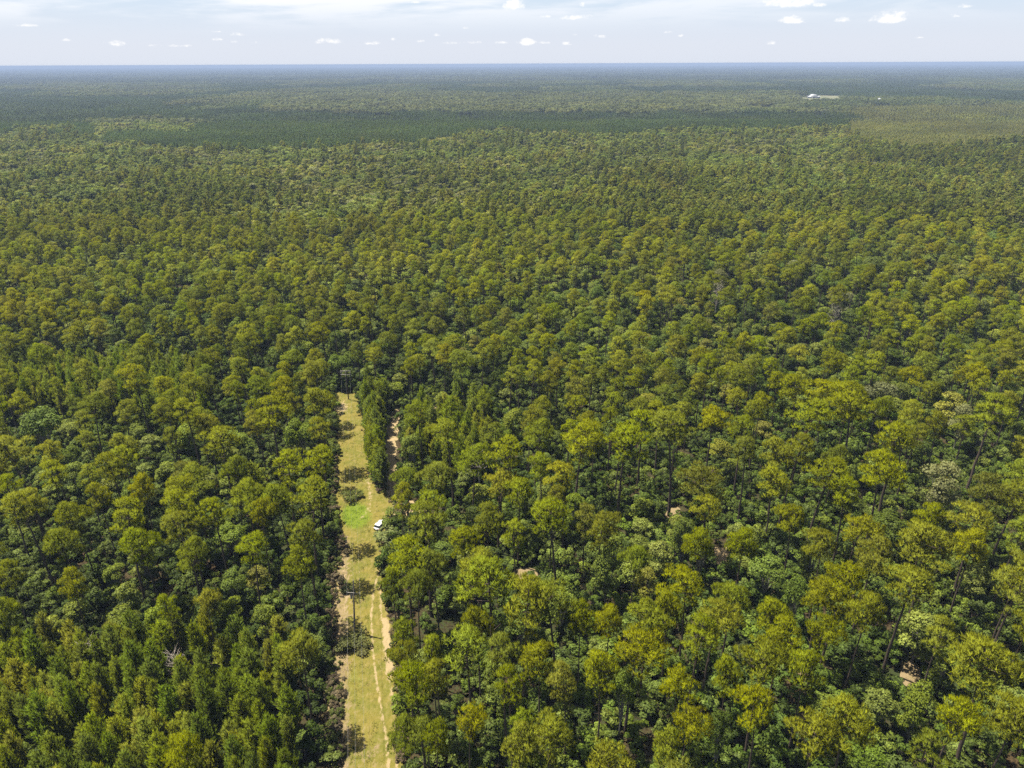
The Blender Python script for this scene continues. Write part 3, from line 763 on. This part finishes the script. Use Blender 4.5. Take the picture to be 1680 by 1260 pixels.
vs = np.array([[r * math.cos(a), r * math.sin(a), 0] for r in rr[1:] for a in th] + [[0, 0, 0]])
K = len(th); fq = np.array([(i * K + j, i * K + (j + 1) % K, (i + 1) * K + (j + 1) % K, (i + 1) * K + j) for i in range(n - 1) for j in range(K)])
ft = np.array([(len(vs) - 1, j, (j + 1) % K) for j in range(K)])
gme = bpy.data.meshes.new("ground"); gme.from_pydata(vs.tolist(), [], fq.tolist() + ft.tolist()); gme.materials.append(ground_mat())
tag(link(bpy.data.objects.new("ground", gme)), "dark leaf-littered forest floor", None, None, 'structure')

def attr_color_mat(name, bumpd=0.08):
    """colour comes from masks stored on the mesh: r sand, g lush, b straw"""
    m = bpy.data.materials.new(name); m.use_nodes = True
    k = NT(m.node_tree); pb = k.t.nodes['Principled BSDF']; pb.inputs['Roughness'].default_value = 1.0
    pb.inputs['Specular IOR Level'].default_value = 0.05
    at = k.n('ShaderNodeAttribute', attribute_name='masks'); s = k.n('ShaderNodeSeparateColor', ins={0: at.outputs['Color']})
    geo = k.n('ShaderNodeNewGeometry')
    mp = k.n('ShaderNodeMapping', ins={0: geo.outputs['Position']}); mp.inputs['Scale'].default_value = (1.0, 0.55, 1)
    a = k.n('ShaderNodeTexNoise', ins={'Vector': mp.outputs[0], 'Scale': 1.6, 'Detail': 9.0, 'Roughness': .72})
    b_ = k.n('ShaderNodeTexNoise', ins={'Vector': geo.outputs['Position'], 'Scale': 0.22, 'Detail': 6.0, 'Roughness': .6})
    c_ = k.n('ShaderNodeTexNoise', ins={'Vector': geo.outputs['Position'], 'Scale': 6.0, 'Detail': 3.0})
    base = k.mix(k.smooth(b_.outputs[0], .38, .62), (0.180, 0.150, 0.033), (0.130, 0.128, 0.023))
    base = k.mix(k.smooth(a.outputs[0], .46, .70), base, (0.225, 0.180, 0.068))
    base = k.mix(k.smooth(a.outputs[0], .46, .28), base, (0.090, 0.090, 0.024))
    def mk(ch, nse, amt): return k.smooth(k.m('ADD', s.outputs[ch], k.m('MULTIPLY', k.m('SUBTRACT', nse, .5), amt)), .35, .75)
    base = k.mix(mk(2, a.outputs[0], 2.0), base, (0.235, 0.178, 0.098))
    base = k.mix(mk(1, a.outputs[0], 1.2), base, (0.130, 0.172, 0.018))
    base = k.mix(k.m('MULTIPLY', mk(0, a.outputs[0], 2.2), .85), base, (0.345, 0.262, 0.150))
    base = k.mix(k.m('MULTIPLY', k.smooth(c_.outputs[0], .35, .7), .35), base, k.mix(1.0, base, (0.55, .55, .5), 'MULTIPLY'))
    k.l(base, pb.inputs['Base Color'])
    bp = k.n('ShaderNodeBump', ins={'Strength': .9, 'Distance': bumpd, 'Height': a.outputs[0]}); k.l(bp.outputs[0], pb.inputs['Normal'])
    return m
M_GRASS = attr_color_mat("mown_grass", .25)
def seg_d(px, py, pts):
    best = np.full(px.shape, 1e9)
    for (a, b) in zip(pts[:-1], pts[1:]):
        a, b = np.array(a, float), np.array(b, float); d = b - a
        t = np.clip(((px - a[0]) * d[0] + (py - a[1]) * d[1]) / (d @ d), 0, 1)
        best = np.minimum(best, np.hypot(px - a[0] - t * d[0], py - a[1] - t * d[1]))
    return best
def strip_mesh(name, rows, lf, rt, nu, nv, z, maskfn, mat, lo=0.12, hump=0.0):
    rows = np.array(rows, float)
    E = [(ground(l, y), ground(r, y)) for y, l, r in zip(rows, lf, rt)]
    L_ = np.array([e[0][:2] for e in E]); R_ = np.array([e[1][:2] for e in E])
    s = np.r_[0, np.cumsum(np.linalg.norm(np.diff((L_ + R_) / 2, axis=0), axis=1))]
    q = np.linspace(0, s[-1], nv)
    Lq = np.c_[np.interp(q, s, L_[:, 0]), np.interp(q, s, L_[:, 1])]; Rq = np.c_[np.interp(q, s, R_[:, 0]), np.interp(q, s, R_[:, 1])]
    jl = (vnoise(q + 100, q * 0, 2.1, 31) - .5) * 1.6 + (vnoise(q + 100, q * 0, .6, 32) - .5) * .6
    jr = (vnoise(q + 100, q * 0, 1.9, 33) - .5) * 1.4 + (vnoise(q + 100, q * 0, .6, 34) - .5) * .6
    Lq[:, 0] += jl; Rq[:, 0] += jr
    uu = np.linspace(0, 1, nu)
    P = Lq[:, None, :] * (1 - uu)[None, :, None] + Rq[:, None, :] * uu[None, :, None]
    X, Y = P[..., 0].ravel(), P[..., 1].ravel()
    Z = z + lo * vnoise(X + 500, Y, 1.1, 35) + lo * .8 * vnoise(X + 500, Y, .45, 36) + hump * 0
    v = np.c_[X, Y, Z]
    f = np.array([(i * nu + j, i * nu + j + 1, (i + 1) * nu + j + 1, (i + 1) * nu + j) for i in range(nv - 1) for j in range(nu - 1)])
    me = make_mesh(name, [(v, f, 0, 0.5)], [mat])
    px, py, d = project(X, Y, 0 * X)
    mk = maskfn(px, py, FPX / d, X, Y)
    ca = me.color_attributes.new('masks', 'FLOAT_COLOR', 'POINT')
    ca.data.foreach_set('color', np.c_[mk, np.ones(len(X))].astype(np.float32).ravel())
    me.polygons.foreach_set('use_smooth', np.ones(len(f), bool))
    o = link(bpy.data.objects.new(name, me))
    return o
def grass_masks(px, py, m, X, Y):
    t1 = seg_d(px, py, [(626, 925), (614, 965), (609, 1010), (611, 1060), (617, 1110), (627, 1170), (636, 1230), (641, 1300)]) / m
    t2 = seg_d(px, py, [(624, 960), (625, 1000), (629, 1040), (634, 1080), (640, 1120), (647, 1170), (651, 1230), (652, 1300)]) / m
    sand = np.maximum(np.clip(1.15 - t1 / 0.50, 0, 1) * 0.66, np.clip(1.15 - t2 / 0.6, 0, 1) * .60)
    sand = np.maximum(sand, np.clip(1.4 - seg_d(px, py, [(632, 1020), (636, 1060), (640, 1105)]) / m / 0.85, 0, 1))
    sand = np.maximum(sand, 0.48 * np.clip(1.3 - seg_d(px, py, [(603, 788), (608, 815), (604, 838), (592, 852)]) / m / 0.9, 0, 1))
    sand = np.maximum(sand, 0.40 * np.clip(1.3 - seg_d(px, py, [(566, 925), (570, 960), (566, 1000)]) / m / 1.6, 0, 1))
    sand = np.maximum(sand, .7 * np.clip(1.3 - seg_d(px, py, [(557, 672), (562, 668)]) / m / 2.5, 0, 1))
    lush = np.clip(1.5 - np.hypot((px - 584) / 27, (py - 847) / 24), 0, 1)
    lush = np.maximum(lush, .55 * np.clip(1.4 - np.hypot((px - 592) / 14, (py - 805) / 16), 0, 1))
    lush = np.maximum(lush * .85, .42 * np.clip(1.4 - np.hypot((px - 580) / 22, (py - 1120) / 45), 0, 1))
    straw = 0.66 * np.clip((592 - px) / 26, 0, 1) * (py > 880) + .2 * (py < 780)
    straw = np.maximum(straw, .42 * np.clip((py - 1170) / 60, 0, 1) * (px < 625))
    return np.c_[sand, lush, np.clip(straw, 0, 1)]
gs = strip_mesh("grass_clearing", ROWS, LEFT, RIGHT, 70, 620, 0.04, grass_masks, M_GRASS)
tag(gs, "mown olive and straw-coloured grassy strip cut through the trees", None, None, 'structure')
rd = strip_mesh("dirt_road", RD_ROWS, RD_L, RD_R, 30, 260, 0.05, lambda px, py, m, X, Y: np.c_[np.clip(.75 - .35 * (np.abs(px - 655) > 200), 0, 1) + 0 * px, 0 * px, .5 + 0 * px], M_GRASS, 0.06)
tag(rd, "sandy orange dirt road beside the row of slender pines", None, None, 'structure')
rd2 = strip_mesh("dirt_track", [842, 836, 828, 822], [655, 662, 668, 676], [694, 708, 722, 730], 20, 60, 0.06, lambda px, py, m, X, Y: np.c_[.8 + 0 * px, 0 * px, .4 + 0 * px], M_GRASS, 0.05)
tag(rd2, "pale sandy track leaving the clearing to the right", None, None, 'structure')
for i, (bx_, by_, rx, ry) in enumerate(BARE):
    c = ground(bx_, by_); e1 = ground(bx_ + rx, by_) - c; e2 = ground(bx_, by_ - ry) - c
    k_ = 36; a = np.arange(k_) * 2 * math.pi / k_
    jr = 0.85 + 0.35 * vnoise(a * 3 + 50 * i, a * 0, 1.0, 40 + i)
    ring = [c + (e1 * math.cos(t) + e2 * math.sin(t)) * j + np.array([0, 0, .03]) for t, j in zip(a, jr)]
    inner = [c + (e1 * math.cos(t) + e2 * math.sin(t)) * j * .5 + np.array([0, 0, .08]) for t, j in zip(a, jr)]
    v = np.array(ring + inner + [c + np.array([0, 0, .1])])
    f4 = np.array([(j, (j + 1) % k_, k_ + (j + 1) % k_, k_ + j) for j in range(k_)])
    me = make_mesh("bare_soil", [(v, f4, 0, .5), (v, np.array([(k_ + j, k_ + (j + 1) % k_, 2 * k_) for j in range(k_)]), 0, .5)], [M_GRASS])
    ca = me.color_attributes.new('masks', 'FLOAT_COLOR', 'POINT')
    ca.data.foreach_set('color', np.tile([.12, .0, .8, 1], (len(me.vertices), 1)).astype(np.float32).ravel())
    tag(link(bpy.data.objects.new("bare_soil", me)), "bare tan soil in a gap between trees", None, None, 'structure')

# grass tufts and weeds standing on the clearing
def weed(seed, n, h, wd, spread):
    global rng; keep = rng; rng = np.random.default_rng(seed)
    C = np.c_[rng.normal(size=(n, 2)) * spread, np.zeros(n)]
    v, f, nr = tufts(C, unit(np.tile([[0, 0, 1.0]], (n, 1)) + rng.normal(size=(n, 3)) * .3), h, wd, 3, .5)
    m = make_mesh("weed", [(v, f, 0, rnd(n * 3))], [M_LEAF], nr); rng = keep
    return m
WD = [weed(900, 10, .30, .06, .18), weed(901, 14, .42, .07, .25), weed(902, 12, .25, .06, .3)]
q = lattice(60, 235, 0.75, 0)
px, py, d = project(q[:, 0], q[:, 1], 0 * q[:, 0])
q_in = in_rows(px, py, ROWS, LEFT, RIGHT, 8, 6)
q, px, py, d = q[q_in], px[q_in], py[q_in], d[q_in]
mk = grass_masks(px, py, FPX / d, q[:, 0], q[:, 1])
gn_ = vnoise(q[:, 0] + 700, q[:, 1], 2.5, 51)
kp = rnd(len(q)) < np.clip(gn_ * .5 + mk[:, 1] * .8 + mk[:, 2] * .5 - mk[:, 0] * 1.2, 0.0, 1)
q, px, py, mk, gn_ = q[kp], px[kp], py[kp], mk[kp], gn_[kp]
vr = np.where(mk[:, 1] > .5, 3 + (rnd(len(q)) < .5), np.where(mk[:, 2] > .45, np.where(rnd(len(q)) < .3, 3, 5), rng.integers(0, 3, len(q))))
qs = rng.uniform(.6, 1.4, len(q))
points_object("grass", np.c_[q, .08 + 0 * q[:, 0]], rnd(len(q)) * 6.28, np.c_[qs, qs, qs], vr,
              [(WD[0], (.26, .24, .06)), (WD[1], (.22, .23, .055)), (WD[2], (.32, .27, .10)), (WD[0], (.14, .22, .03)), (WD[1], (.16, .24, .03)), (WD[1], (.40, .31, .19))],
              "coarse grass and weeds on the mown strip", "grass")

# ------------------------------------------------------------------ shrubs standing out along the strip
def shrub(px, py, s, hs, col, label, k=0):
    g = ground(px, py)
    fol, tr = broadleaf(850 + k, 2.8, 1.8, 0.02, 9, 900, 0.26)
    e = link(bpy.data.objects.new("shrub", None)); e.location = g; e.scale = (s, s, hs)
    tag(e, label, "shrub", "shrubs along the grassy strip")
    c = link(bpy.data.objects.new("foliage", make_mesh("shrub_foliage", [(fol[0], fol[1], 0, fol[2])], [M_LEAF], fol[3])), e); c['col'] = col
    link(bpy.data.objects.new("stem", make_mesh("shrub_stem", [(tr[0], tr[1], 0, .5)], [M_BARK])), e)
shrub(574, 822, 1.2, .9, (.125, .15, .035), "dark green shrub at the left edge of the strip, above the lush grass", 0)
shrub(586, 818, 1.0, .8, (.14, .165, .04), "low shrub in the strip beside the sandy patch below the pine row", 1)
shrub(640, 893, 2.0, 1.2, (.15, .175, .06), "large pale grey-green shrub just below the white vehicle", 2)
shrub(583, 1058, 1.5, .8, (.105, .115, .035), "dark scrubby bush growing round the foot of the near utility pole", 3)
shrub(566, 1068, 1.2, .8, (.115, .125, .04), "dark bush at the strip's shaded left edge, left of the near pole", 4)
shrub(598, 1066, 1.0, .5, (.125, .125, .04), "low dry bush right of the near utility pole", 5)
shrub(574, 972, 0.9, .5, (.11, .13, .05), "small scrubby bush on straw-coloured ground above the near pole", 6)
shrub(646, 866, 1.5, 1.7, (.13, .17, .035), "leafy shrub right of the white vehicle", 7)
# bare trees
def dead_tree(px, py, zc, H, label, seed):
    global rng; keep = rng; rng = np.random.default_rng(seed)
    g = ground(px, py, zc); tr = []
    for i in range(30):
        z = H * rng.uniform(.35, .95); a = rng.random() * 6.28; l = H * .22 * (1.2 - z / H) + .8
        p0 = np.array([0, 0, z]); p1 = p0 + np.array([math.cos(a) * l, math.sin(a) * l, l * .8]); tr.append(tube([p0, (p0 + p1) / 2 + [0, 0, -.1], p1], [.06, .05, .02], 4))
        for _ in range(4):
            q0 = p0 + (p1 - p0) * rng.uniform(.4, 1); tr.append(tube([q0, q0 + unit(rng.normal(size=3) + [0, 0, .6]) * .9], [.03, .012], 3))
    bt_ = tube([[0, 0, -.3], [0, 0, H * .5], [.1, 0, H]], [.2, .13, .03], 6)
    e = link(bpy.data.objects.new("dead_tree", None)); e.location = (g[0], g[1], 0)
    tag(e, label, "dead tree", "bare grey trees")
    v, f = merge_tubes(tr); link(bpy.data.objects.new("branches", make_mesh("bare_branches", [(v, f, 0, .5)], [M_DEAD])), e)
    link(bpy.data.objects.new("trunk", make_mesh("bare_trunk", [(bt_[0], bt_[1], 0, .5)], [M_DEAD])), e)
    rng = keep
dead_tree(148, 1065, 9, 11, "bare grey dead tree among the dense young pines at lower left", 1)
dead_tree(290, 1100, 4, 8, "bare pale brush beside a dark gap at lower left", 2)
dead_tree(785, 742, 12, 14, "leafless greyish tree right of the dirt road, ahead of the bright pines", 3)
dead_tree(1372, 506, 15, 17, "pale leafless snag standing above the green canopy far right", 4)
dead_tree(1179, 468, 16, 18, "whitish bare tree beside the golden-leaved broadleaf tree", 5)

# ------------------------------------------------------------------ utility poles and wires
M_POLE = plain("weathered_pole", (0.075, 0.055, 0.045), .9, vary=.4, scale=4)
M_ARM = plain("grey_timber", (0.26, 0.245, 0.22), .8, vary=.2)
M_INS = plain("porcelain", (0.62, 0.62, 0.60), .3, spec=.5)
M_WIRE = plain("wire", (0.30, 0.30, 0.30), .5, metal=.6)
def box(c, s, rz=0.0):
    x, y, z = [k / 2 for k in s]
    v = np.array([(-x, -y, -z), (x, -y, -z), (x, y, -z), (-x, y, -z), (-x, -y, z), (x, -y, z), (x, y, z), (-x, y, z)])
    ca, sa = math.cos(rz), math.sin(rz)
    v = np.c_[v[:, 0] * ca - v[:, 1] * sa, v[:, 0] * sa + v[:, 1] * ca, v[:, 2]] + np.array(c)
    return v, np.array([(0, 3, 2, 1), (4, 5, 6, 7), (0, 1, 5, 4), (1, 2, 6, 5), (2, 3, 7, 6), (3, 0, 4, 7)])
def part(name, parent, geo, mat, smooth=False):
    me = make_mesh(name, [(geo[0], geo[1], 0, .5)], [mat])
    if smooth: me.polygons.foreach_set('use_smooth', np.ones(len(me.polygons), bool))
    return link(bpy.data.objects.new(name, me), parent)
def cyl(p0, p1, r0, r1, k=10):
    p0, p1 = np.array(p0, float), np.array(p1, float)
    v, f = tube([p0, (p0 + p1) / 2, p1], [r0, (r0 + r1) / 2, r1], k)
    c0, c1 = len(v), len(v) + 1
    v = np.r_[v, [p0, p1]]
    f = np.r_[f, [(j, c0, c0, (j + 1) % k) for j in range(0)]] if False else f
    cap = [(c1, 2 * k + j, 2 * k + (j + 1) % k, c1) for j in range(0)]
    return v[:c0], f
pa = ground(582, 1038); pb_ = ground(572, 656)
HA = 12.6; HB = 10.6
po = link(bpy.data.objects.new("utility_pole", None)); po.location = pa; po.rotation_euler = (0, math.radians(4.2), 0)
tag(po, "dark wooden utility pole with one crossarm on the grassy strip, near the sandy tracks", "utility pole", "utility poles along the strip")
part("post", po, cyl((0, 0, -.3), (0, 0, HA), .19, .12), M_POLE, True)
part("crossarm", po, box((0, -.16, HA - 2.7), (2.5, .08, .09)), M_ARM)
part("brace", po, merge_tubes([tube([(-.9, -.16, HA - 2.76), (0, -.16, HA - 3.6)], [.025, .025], 4), tube([(.9, -.16, HA - 2.76), (0, -.16, HA - 3.6)], [.025, .025], 4)]), M_ARM)
for x in (-1.2, 1.2): part("insulator", po, cyl((x, -.16, HA - 2.63), (x, -.16, HA - 2.38), .07, .05, 8), M_INS, True)
part("insulator", po, cyl((0, 0, HA), (0, 0, HA + .25), .07, .05, 8), M_INS, True)
tr_ = part("transformer", po, cyl((-.42, -.1, HA - 4.1), (-.42, -.1, HA - 3.25), .2, .2, 12), M_ARM, True)
pq = link(bpy.data.objects.new("utility_pole", None)); pq.location = pb_
tag(pq, "utility pole with double pale crossarms framing a box, at the strip's far end", "utility pole", "utility poles along the strip")
part("post", pq, cyl((0, 0, -.3), (0, 0, HB), .2, .13), M_POLE, True)
for z in (HB - .25, HB - 1.5): part("crossarm", pq, box((0, -.2, z), (3.3, .13, .17)), M_ARM)
for x in (-1.55, .05, 1.55): part("strut", pq, box((x, -.2, HB - .875), (.13, .11, 1.08)), M_ARM)
for x in (-1.5, 0, 1.5): part("insulator", pq, cyl((x, -.2, HB - .165), (x, -.2, HB + .1), .08, .06, 8), M_INS, True)
def wire(a, b, sag, label):
    a, b = np.array(a, float), np.array(b, float); t = np.linspace(0, 1, 24)[:, None]
    p = a + (b - a) * t; p[:, 2] -= sag * 4 * (t * (1 - t))[:, 0]
    v, f = tube(p, np.full(24, .009), 4)
    o = link(bpy.data.objects.new("power_line", make_mesh("power_line", [(v, f, 0, .5)], [M_WIRE])))
    tag(o, label, "power line", "thin wires above the strip")
dirn = (pa - pb_); nxt = pa + dirn * .62
for off, nm in ((-1.2, "left"), (0, "middle"), (1.2, "right")):
    z = HA - 2.38 if off else HA + .25
    top = z * math.sin(math.radians(4.2)); z_ = z
    wire(pa + [off + top, -.16 if off else 0, z - off * .073 - .03], pb_ + [off * 1.15, -.2, HB + .1], 2.0, "thin %s wire strung between the near pole and the far double-armed pole" % nm)
    wire(pa + [off + top, -.16 if off else 0, z - off * .073 - .03], nxt + [off, 0, z], 2.0, "thin %s wire running from the near pole out past the photo's bottom" % nm)

# ------------------------------------------------------------------ white vehicle
M_WHITE = plain("white_paint", (0.80, 0.81, 0.83), .25, spec=.6)
M_GLASS = plain("dark_glass", (0.02, 0.025, 0.03), .08, spec=.8)
M_TYRE = plain("tyre_rubber", (0.02, 0.02, 0.02), .9)
M_TRIM = plain("black_trim", (0.03, 0.03, 0.03), .6)
M_RIM = plain("wheel_rim", (0.5, 0.5, 0.52), .35, metal=.8)
M_TAIL = plain("tail_light", (0.45, 0.02, 0.02), .3)
M_LAMP = plain("head_light", (0.8, 0.8, 0.8), .15)
cg = ground(625, 871)
vh = link(bpy.data.objects.new("parked_vehicle", None)); vh.scale = (.86, .86, .86); vh.location = (cg[0] - .1, cg[1] + 1.6, .04); vh.rotation_euler = (0, 0, math.radians(-26))
tag(vh, "white sport utility vehicle parked at the clearing's right edge, partly under a tree", "vehicle")
def loft(profiles):
    """closed loft through cross-sections given as (y, [(x, z)...])"""
    v, f = [], []; k = len(profiles[0][1])
    for y, pr in profiles: v += [(x, y, z) for x, z in pr]
    for i in range(len(profiles) - 1):
        for j in range(k): f.append((i * k + j, i * k + (j + 1) % k, (i + 1) * k + (j + 1) % k, (i + 1) * k + j))
    v = np.array(v, float); fs = [v, np.array(f)]
    return fs
def sect(hw, z0, z1, r=.12):
    return [(-hw + r, z0), (hw - r, z0), (hw, z0 + r), (hw, z1 - r * .6), (hw - r, z1), (-hw + r, z1), (-hw, z1 - r * .6), (-hw, z0 + r)]
def capped(profiles):
    v, f = loft(profiles); me_f = [tuple(x) for x in f]; k = len(profiles[0][1])
    tri = []
    c0 = len(v); v = np.r_[v, [v[:k].mean(0)], [v[-k:].mean(0)]]
    base = (len(profiles) - 1) * k
    q = []
    for j in range(0, k, 2):
        q.append((c0, (j + 2) % k, (j + 1) % k, j)); q.append((c0 + 1, base + j, base + (j + 1) % k, base + (j + 2) % k))
    return v, np.array(me_f + q)
body = capped([(-2.4, sect(.86, .48, .98)), (-2.3, sect(.94, .38, 1.06)), (-1.0, sect(.97, .34, 1.08)), (.8, sect(.97, .34, 1.08)), (1.3, sect(.96, .34, 1.10)), (2.15, sect(.92, .38, 1.0)), (2.42, sect(.84, .45, .84))])
part("body", vh, body, M_WHITE)
cab = capped([(-2.28, sect(.84, 1.06, 1.10, .02)), (-1.95, sect(.76, 1.06, 1.66, .1)), (-1.7, sect(.76, 1.06, 1.74, .1)), (.25, sect(.76, 1.06, 1.76, .1)), (.45, sect(.76, 1.06, 1.70, .1)), (1.25, sect(.84, 1.06, 1.11, .02))])
part("cabin", vh, cab, M_GLASS)
roof = part("roof", vh, capped([(-2.0, sect(.74, 1.70, 1.76, .03)), (-1.7, sect(.78, 1.73, 1.82, .04)), (.2, sect(.78, 1.75, 1.84, .04)), (.5, sect(.73, 1.70, 1.77, .03))]), M_WHITE)
for x in (-.62, .62): part("roof_rail", roof, box((x, -.75, 1.87), (.04, 1.7, .05)), M_TRIM)
for x in (-.79, .79):
    for y, w_ in ((-1.72, .12), (-.78, .1), (.22, .1)): part("pillar", vh, box((x, y, 1.4), (.05, w_, .66)), M_WHITE)
for x in (-.86, .86):
    part("wing_mirror", vh, box((x * 1.18, .82, 1.16), (.2, .12, .16)), M_WHITE)
    part("tail_light", vh, box((x * .95, -2.37, .86), (.16, .08, .26)), M_TAIL)
    part("headlight", vh, box((x * .78, 2.33, .78), (.3, .12, .14)), M_LAMP)
    for y in (-1.5, 1.5):
        wv, wf = cyl((x * .92 - .11 * np.sign(x), y, .37), (x * .92 + .13 * np.sign(x), y, .37), .37, .37, 18)
        wl = part("wheel", vh, (wv, wf), M_TYRE, True)
        xs = x * .92 + .125 * np.sign(x)
        for r_, m_, nm in ((.365, M_TYRE, "tyre_wall"), (.23, M_RIM, "rim")):
            a = np.arange(16) * math.pi / 8; xo = xs + (.004 if nm == "rim" else 0) * np.sign(x)
            dv = np.c_[np.full(16, xo), y + r_ * np.cos(a), .37 + r_ * np.sin(a)]
            dv = np.r_[dv, [[xo, y, .37]]]
            part(nm, wl, (dv, np.array([(16, j, (j + 1) % 16) for j in range(16)])), m_)
part("rear_bumper", vh, box((0, -2.4, .5), (1.7, .16, .22)), M_TRIM)
part("front_bumper", vh, box((0, 2.42, .5), (1.6, .14, .2)), M_TRIM)
part("grille", vh, box((0, 2.41, .74), (.9, .06, .14)), M_TRIM)
part("number_plate", vh, box((0, -2.49, .72), (.32, .2, .13)), M_INS)

# ------------------------------------------------------------------ far farm with white building
M_FIELD = bpy.data.materials.new("pasture"); M_FIELD.use_nodes = True
k = NT(M_FIELD.node_tree); pb = k.t.nodes['Principled BSDF']; pb.inputs['Roughness'].default_value = 1
geo = k.n('ShaderNodeNewGeometry'); nz = k.n('ShaderNodeTexNoise', ins={'Vector': geo.outputs['Position'], 'Scale': .02, 'Detail': 5.0})
k.l(k.mix(k.smooth(nz.outputs[0], .4, .6), (.15, .145, .07), (.085, .10, .04)), pb.inputs['Base Color'])
xs_ = [ground(1316, 160)[0], ground(1386, 160)[0]]
sc_ = lambda y: y / ground(1316, 160)[1]
v = [(xs_[0] * sc_(CLR[0] - 40), CLR[0] - 40, .6), (xs_[1] * sc_(CLR[0] - 40), CLR[0] - 40, .6), (xs_[1] * sc_(2520), 2520, .6), (xs_[0] * sc_(2520), 2520, .6)]
me = make_mesh("pasture", [(v, [(0, 1, 2, 3)], 0, .5)], [M_FIELD])
tag(link(bpy.data.objects.new("pasture", me)), "pale yellow pasture in front of the distant white building", None, None, 'structure')
M_WALLW = plain("white_wall", (.38, .38, .38), .7, vary=.1, scale=.2)
M_ROOFW = plain("white_roof", (.45, .46, .48), .5)
fb = ground(1334, 161.0)
bd = link(bpy.data.objects.new("farm_building", None)); bd.location = (fb[0], fb[1], 0)
tag(bd, "long white building with a raised rounded middle roof, in the distant clearing", "building")
part("wall", bd, box((0, 0, 2.4), (36, 16, 4.8)), M_WALLW)
def vault(w_, l_, z0, rise, k_=12):
    a = np.linspace(0, math.pi, k_); pr = [(math.cos(t) * w_ / 2, z0 + math.sin(t) * rise) for t in a]
    vv = [(x, -l_ / 2, z) for x, z in pr] + [(x, l_ / 2, z) for x, z in pr] + [(0, -l_ / 2, z0), (0, l_ / 2, z0)]
    ff = [(j, j + 1, k_ + j + 1, k_ + j) for j in range(k_ - 1)] + [(2 * k_, j + 1, j, 2 * k_) for j in range(0)]
    ff += [(2 * k_, min(j + 2, k_ - 1), j + 1, j) for j in range(0, k_ - 2, 2)] + [(2 * k_ + 1, k_ + j, k_ + j + 1, k_ + min(j + 2, k_ - 1)) for j in range(0, k_ - 2, 2)]
    return np.array(vv, float), np.array(ff)
part("roof", bd, vault(19, 18, 5.2, 6.0), M_ROOFW)
rv = np.array([(-19, -9, 4.81), (19, -9, 4.81), (19, 9, 4.81), (-19, 9, 4.81), (-19, 0, 6.4), (19, 0, 6.4)])
part("roof", bd, (rv, np.array([(0, 1, 5, 4), (2, 3, 4, 5)])), M_ROOFW)
for x in (-16, -10, 10, 16): part("window", bd, box((x, -8.03, 2.6), (3.0, .1, 1.8)), M_GLASS)
part("door", bd, box((0, -8.05, 2.0), (7, .14, 4.0)), M_TRIM)
hb = ground(1441, 168, 6.0)
hd = link(bpy.data.objects.new("farm_shed", None)); hd.location = (hb[0], hb[1], 9)
tag(hd, "small bright white shed among trees right of the long white building", "shed")
part("wall", hd, box((0, 0, 3), (5.0, 5, 5.9)), M_WALLW)
rv = np.array([(-3.0, -3, 5.91), (3.0, -3, 5.91), (3.0, 3, 5.91), (-3.0, 3, 5.91), (-3.0, 0, 7.2), (3.0, 0, 7.2)])
part("roof", hd, (rv, np.array([(0, 1, 5, 4), (2, 3, 4, 5)])), M_ROOFW)

# ------------------------------------------------------------------ air between here and the horizon
hm = bpy.data.materials.new("haze"); hm.use_nodes = True
k = NT(hm.node_tree); k.t.nodes.clear()
pv = k.n('ShaderNodeVolumePrincipled', ins={'Color': (0.37, 0.48, 0.70, 1), 'Density': 0.000125, 'Anisotropy': 0.0})
k.n('ShaderNodeOutputMaterial', ins={'Volume': pv.outputs[0]})
hv, hf = box((0, 0, 49.5), (56000, 56000, 102.6))
me = make_mesh("haze", [(hv, hf, 0, .5)], [hm])
tag(link(bpy.data.objects.new("haze", me)), "thin blue summer haze over the woodland", None, None, 'stuff')
print("singles", int(single.sum()), "trees", len(trees), "far", len(far), "plant", len(stand), "patches", len(pos), "undergrowth", len(u), "grass", len(q))
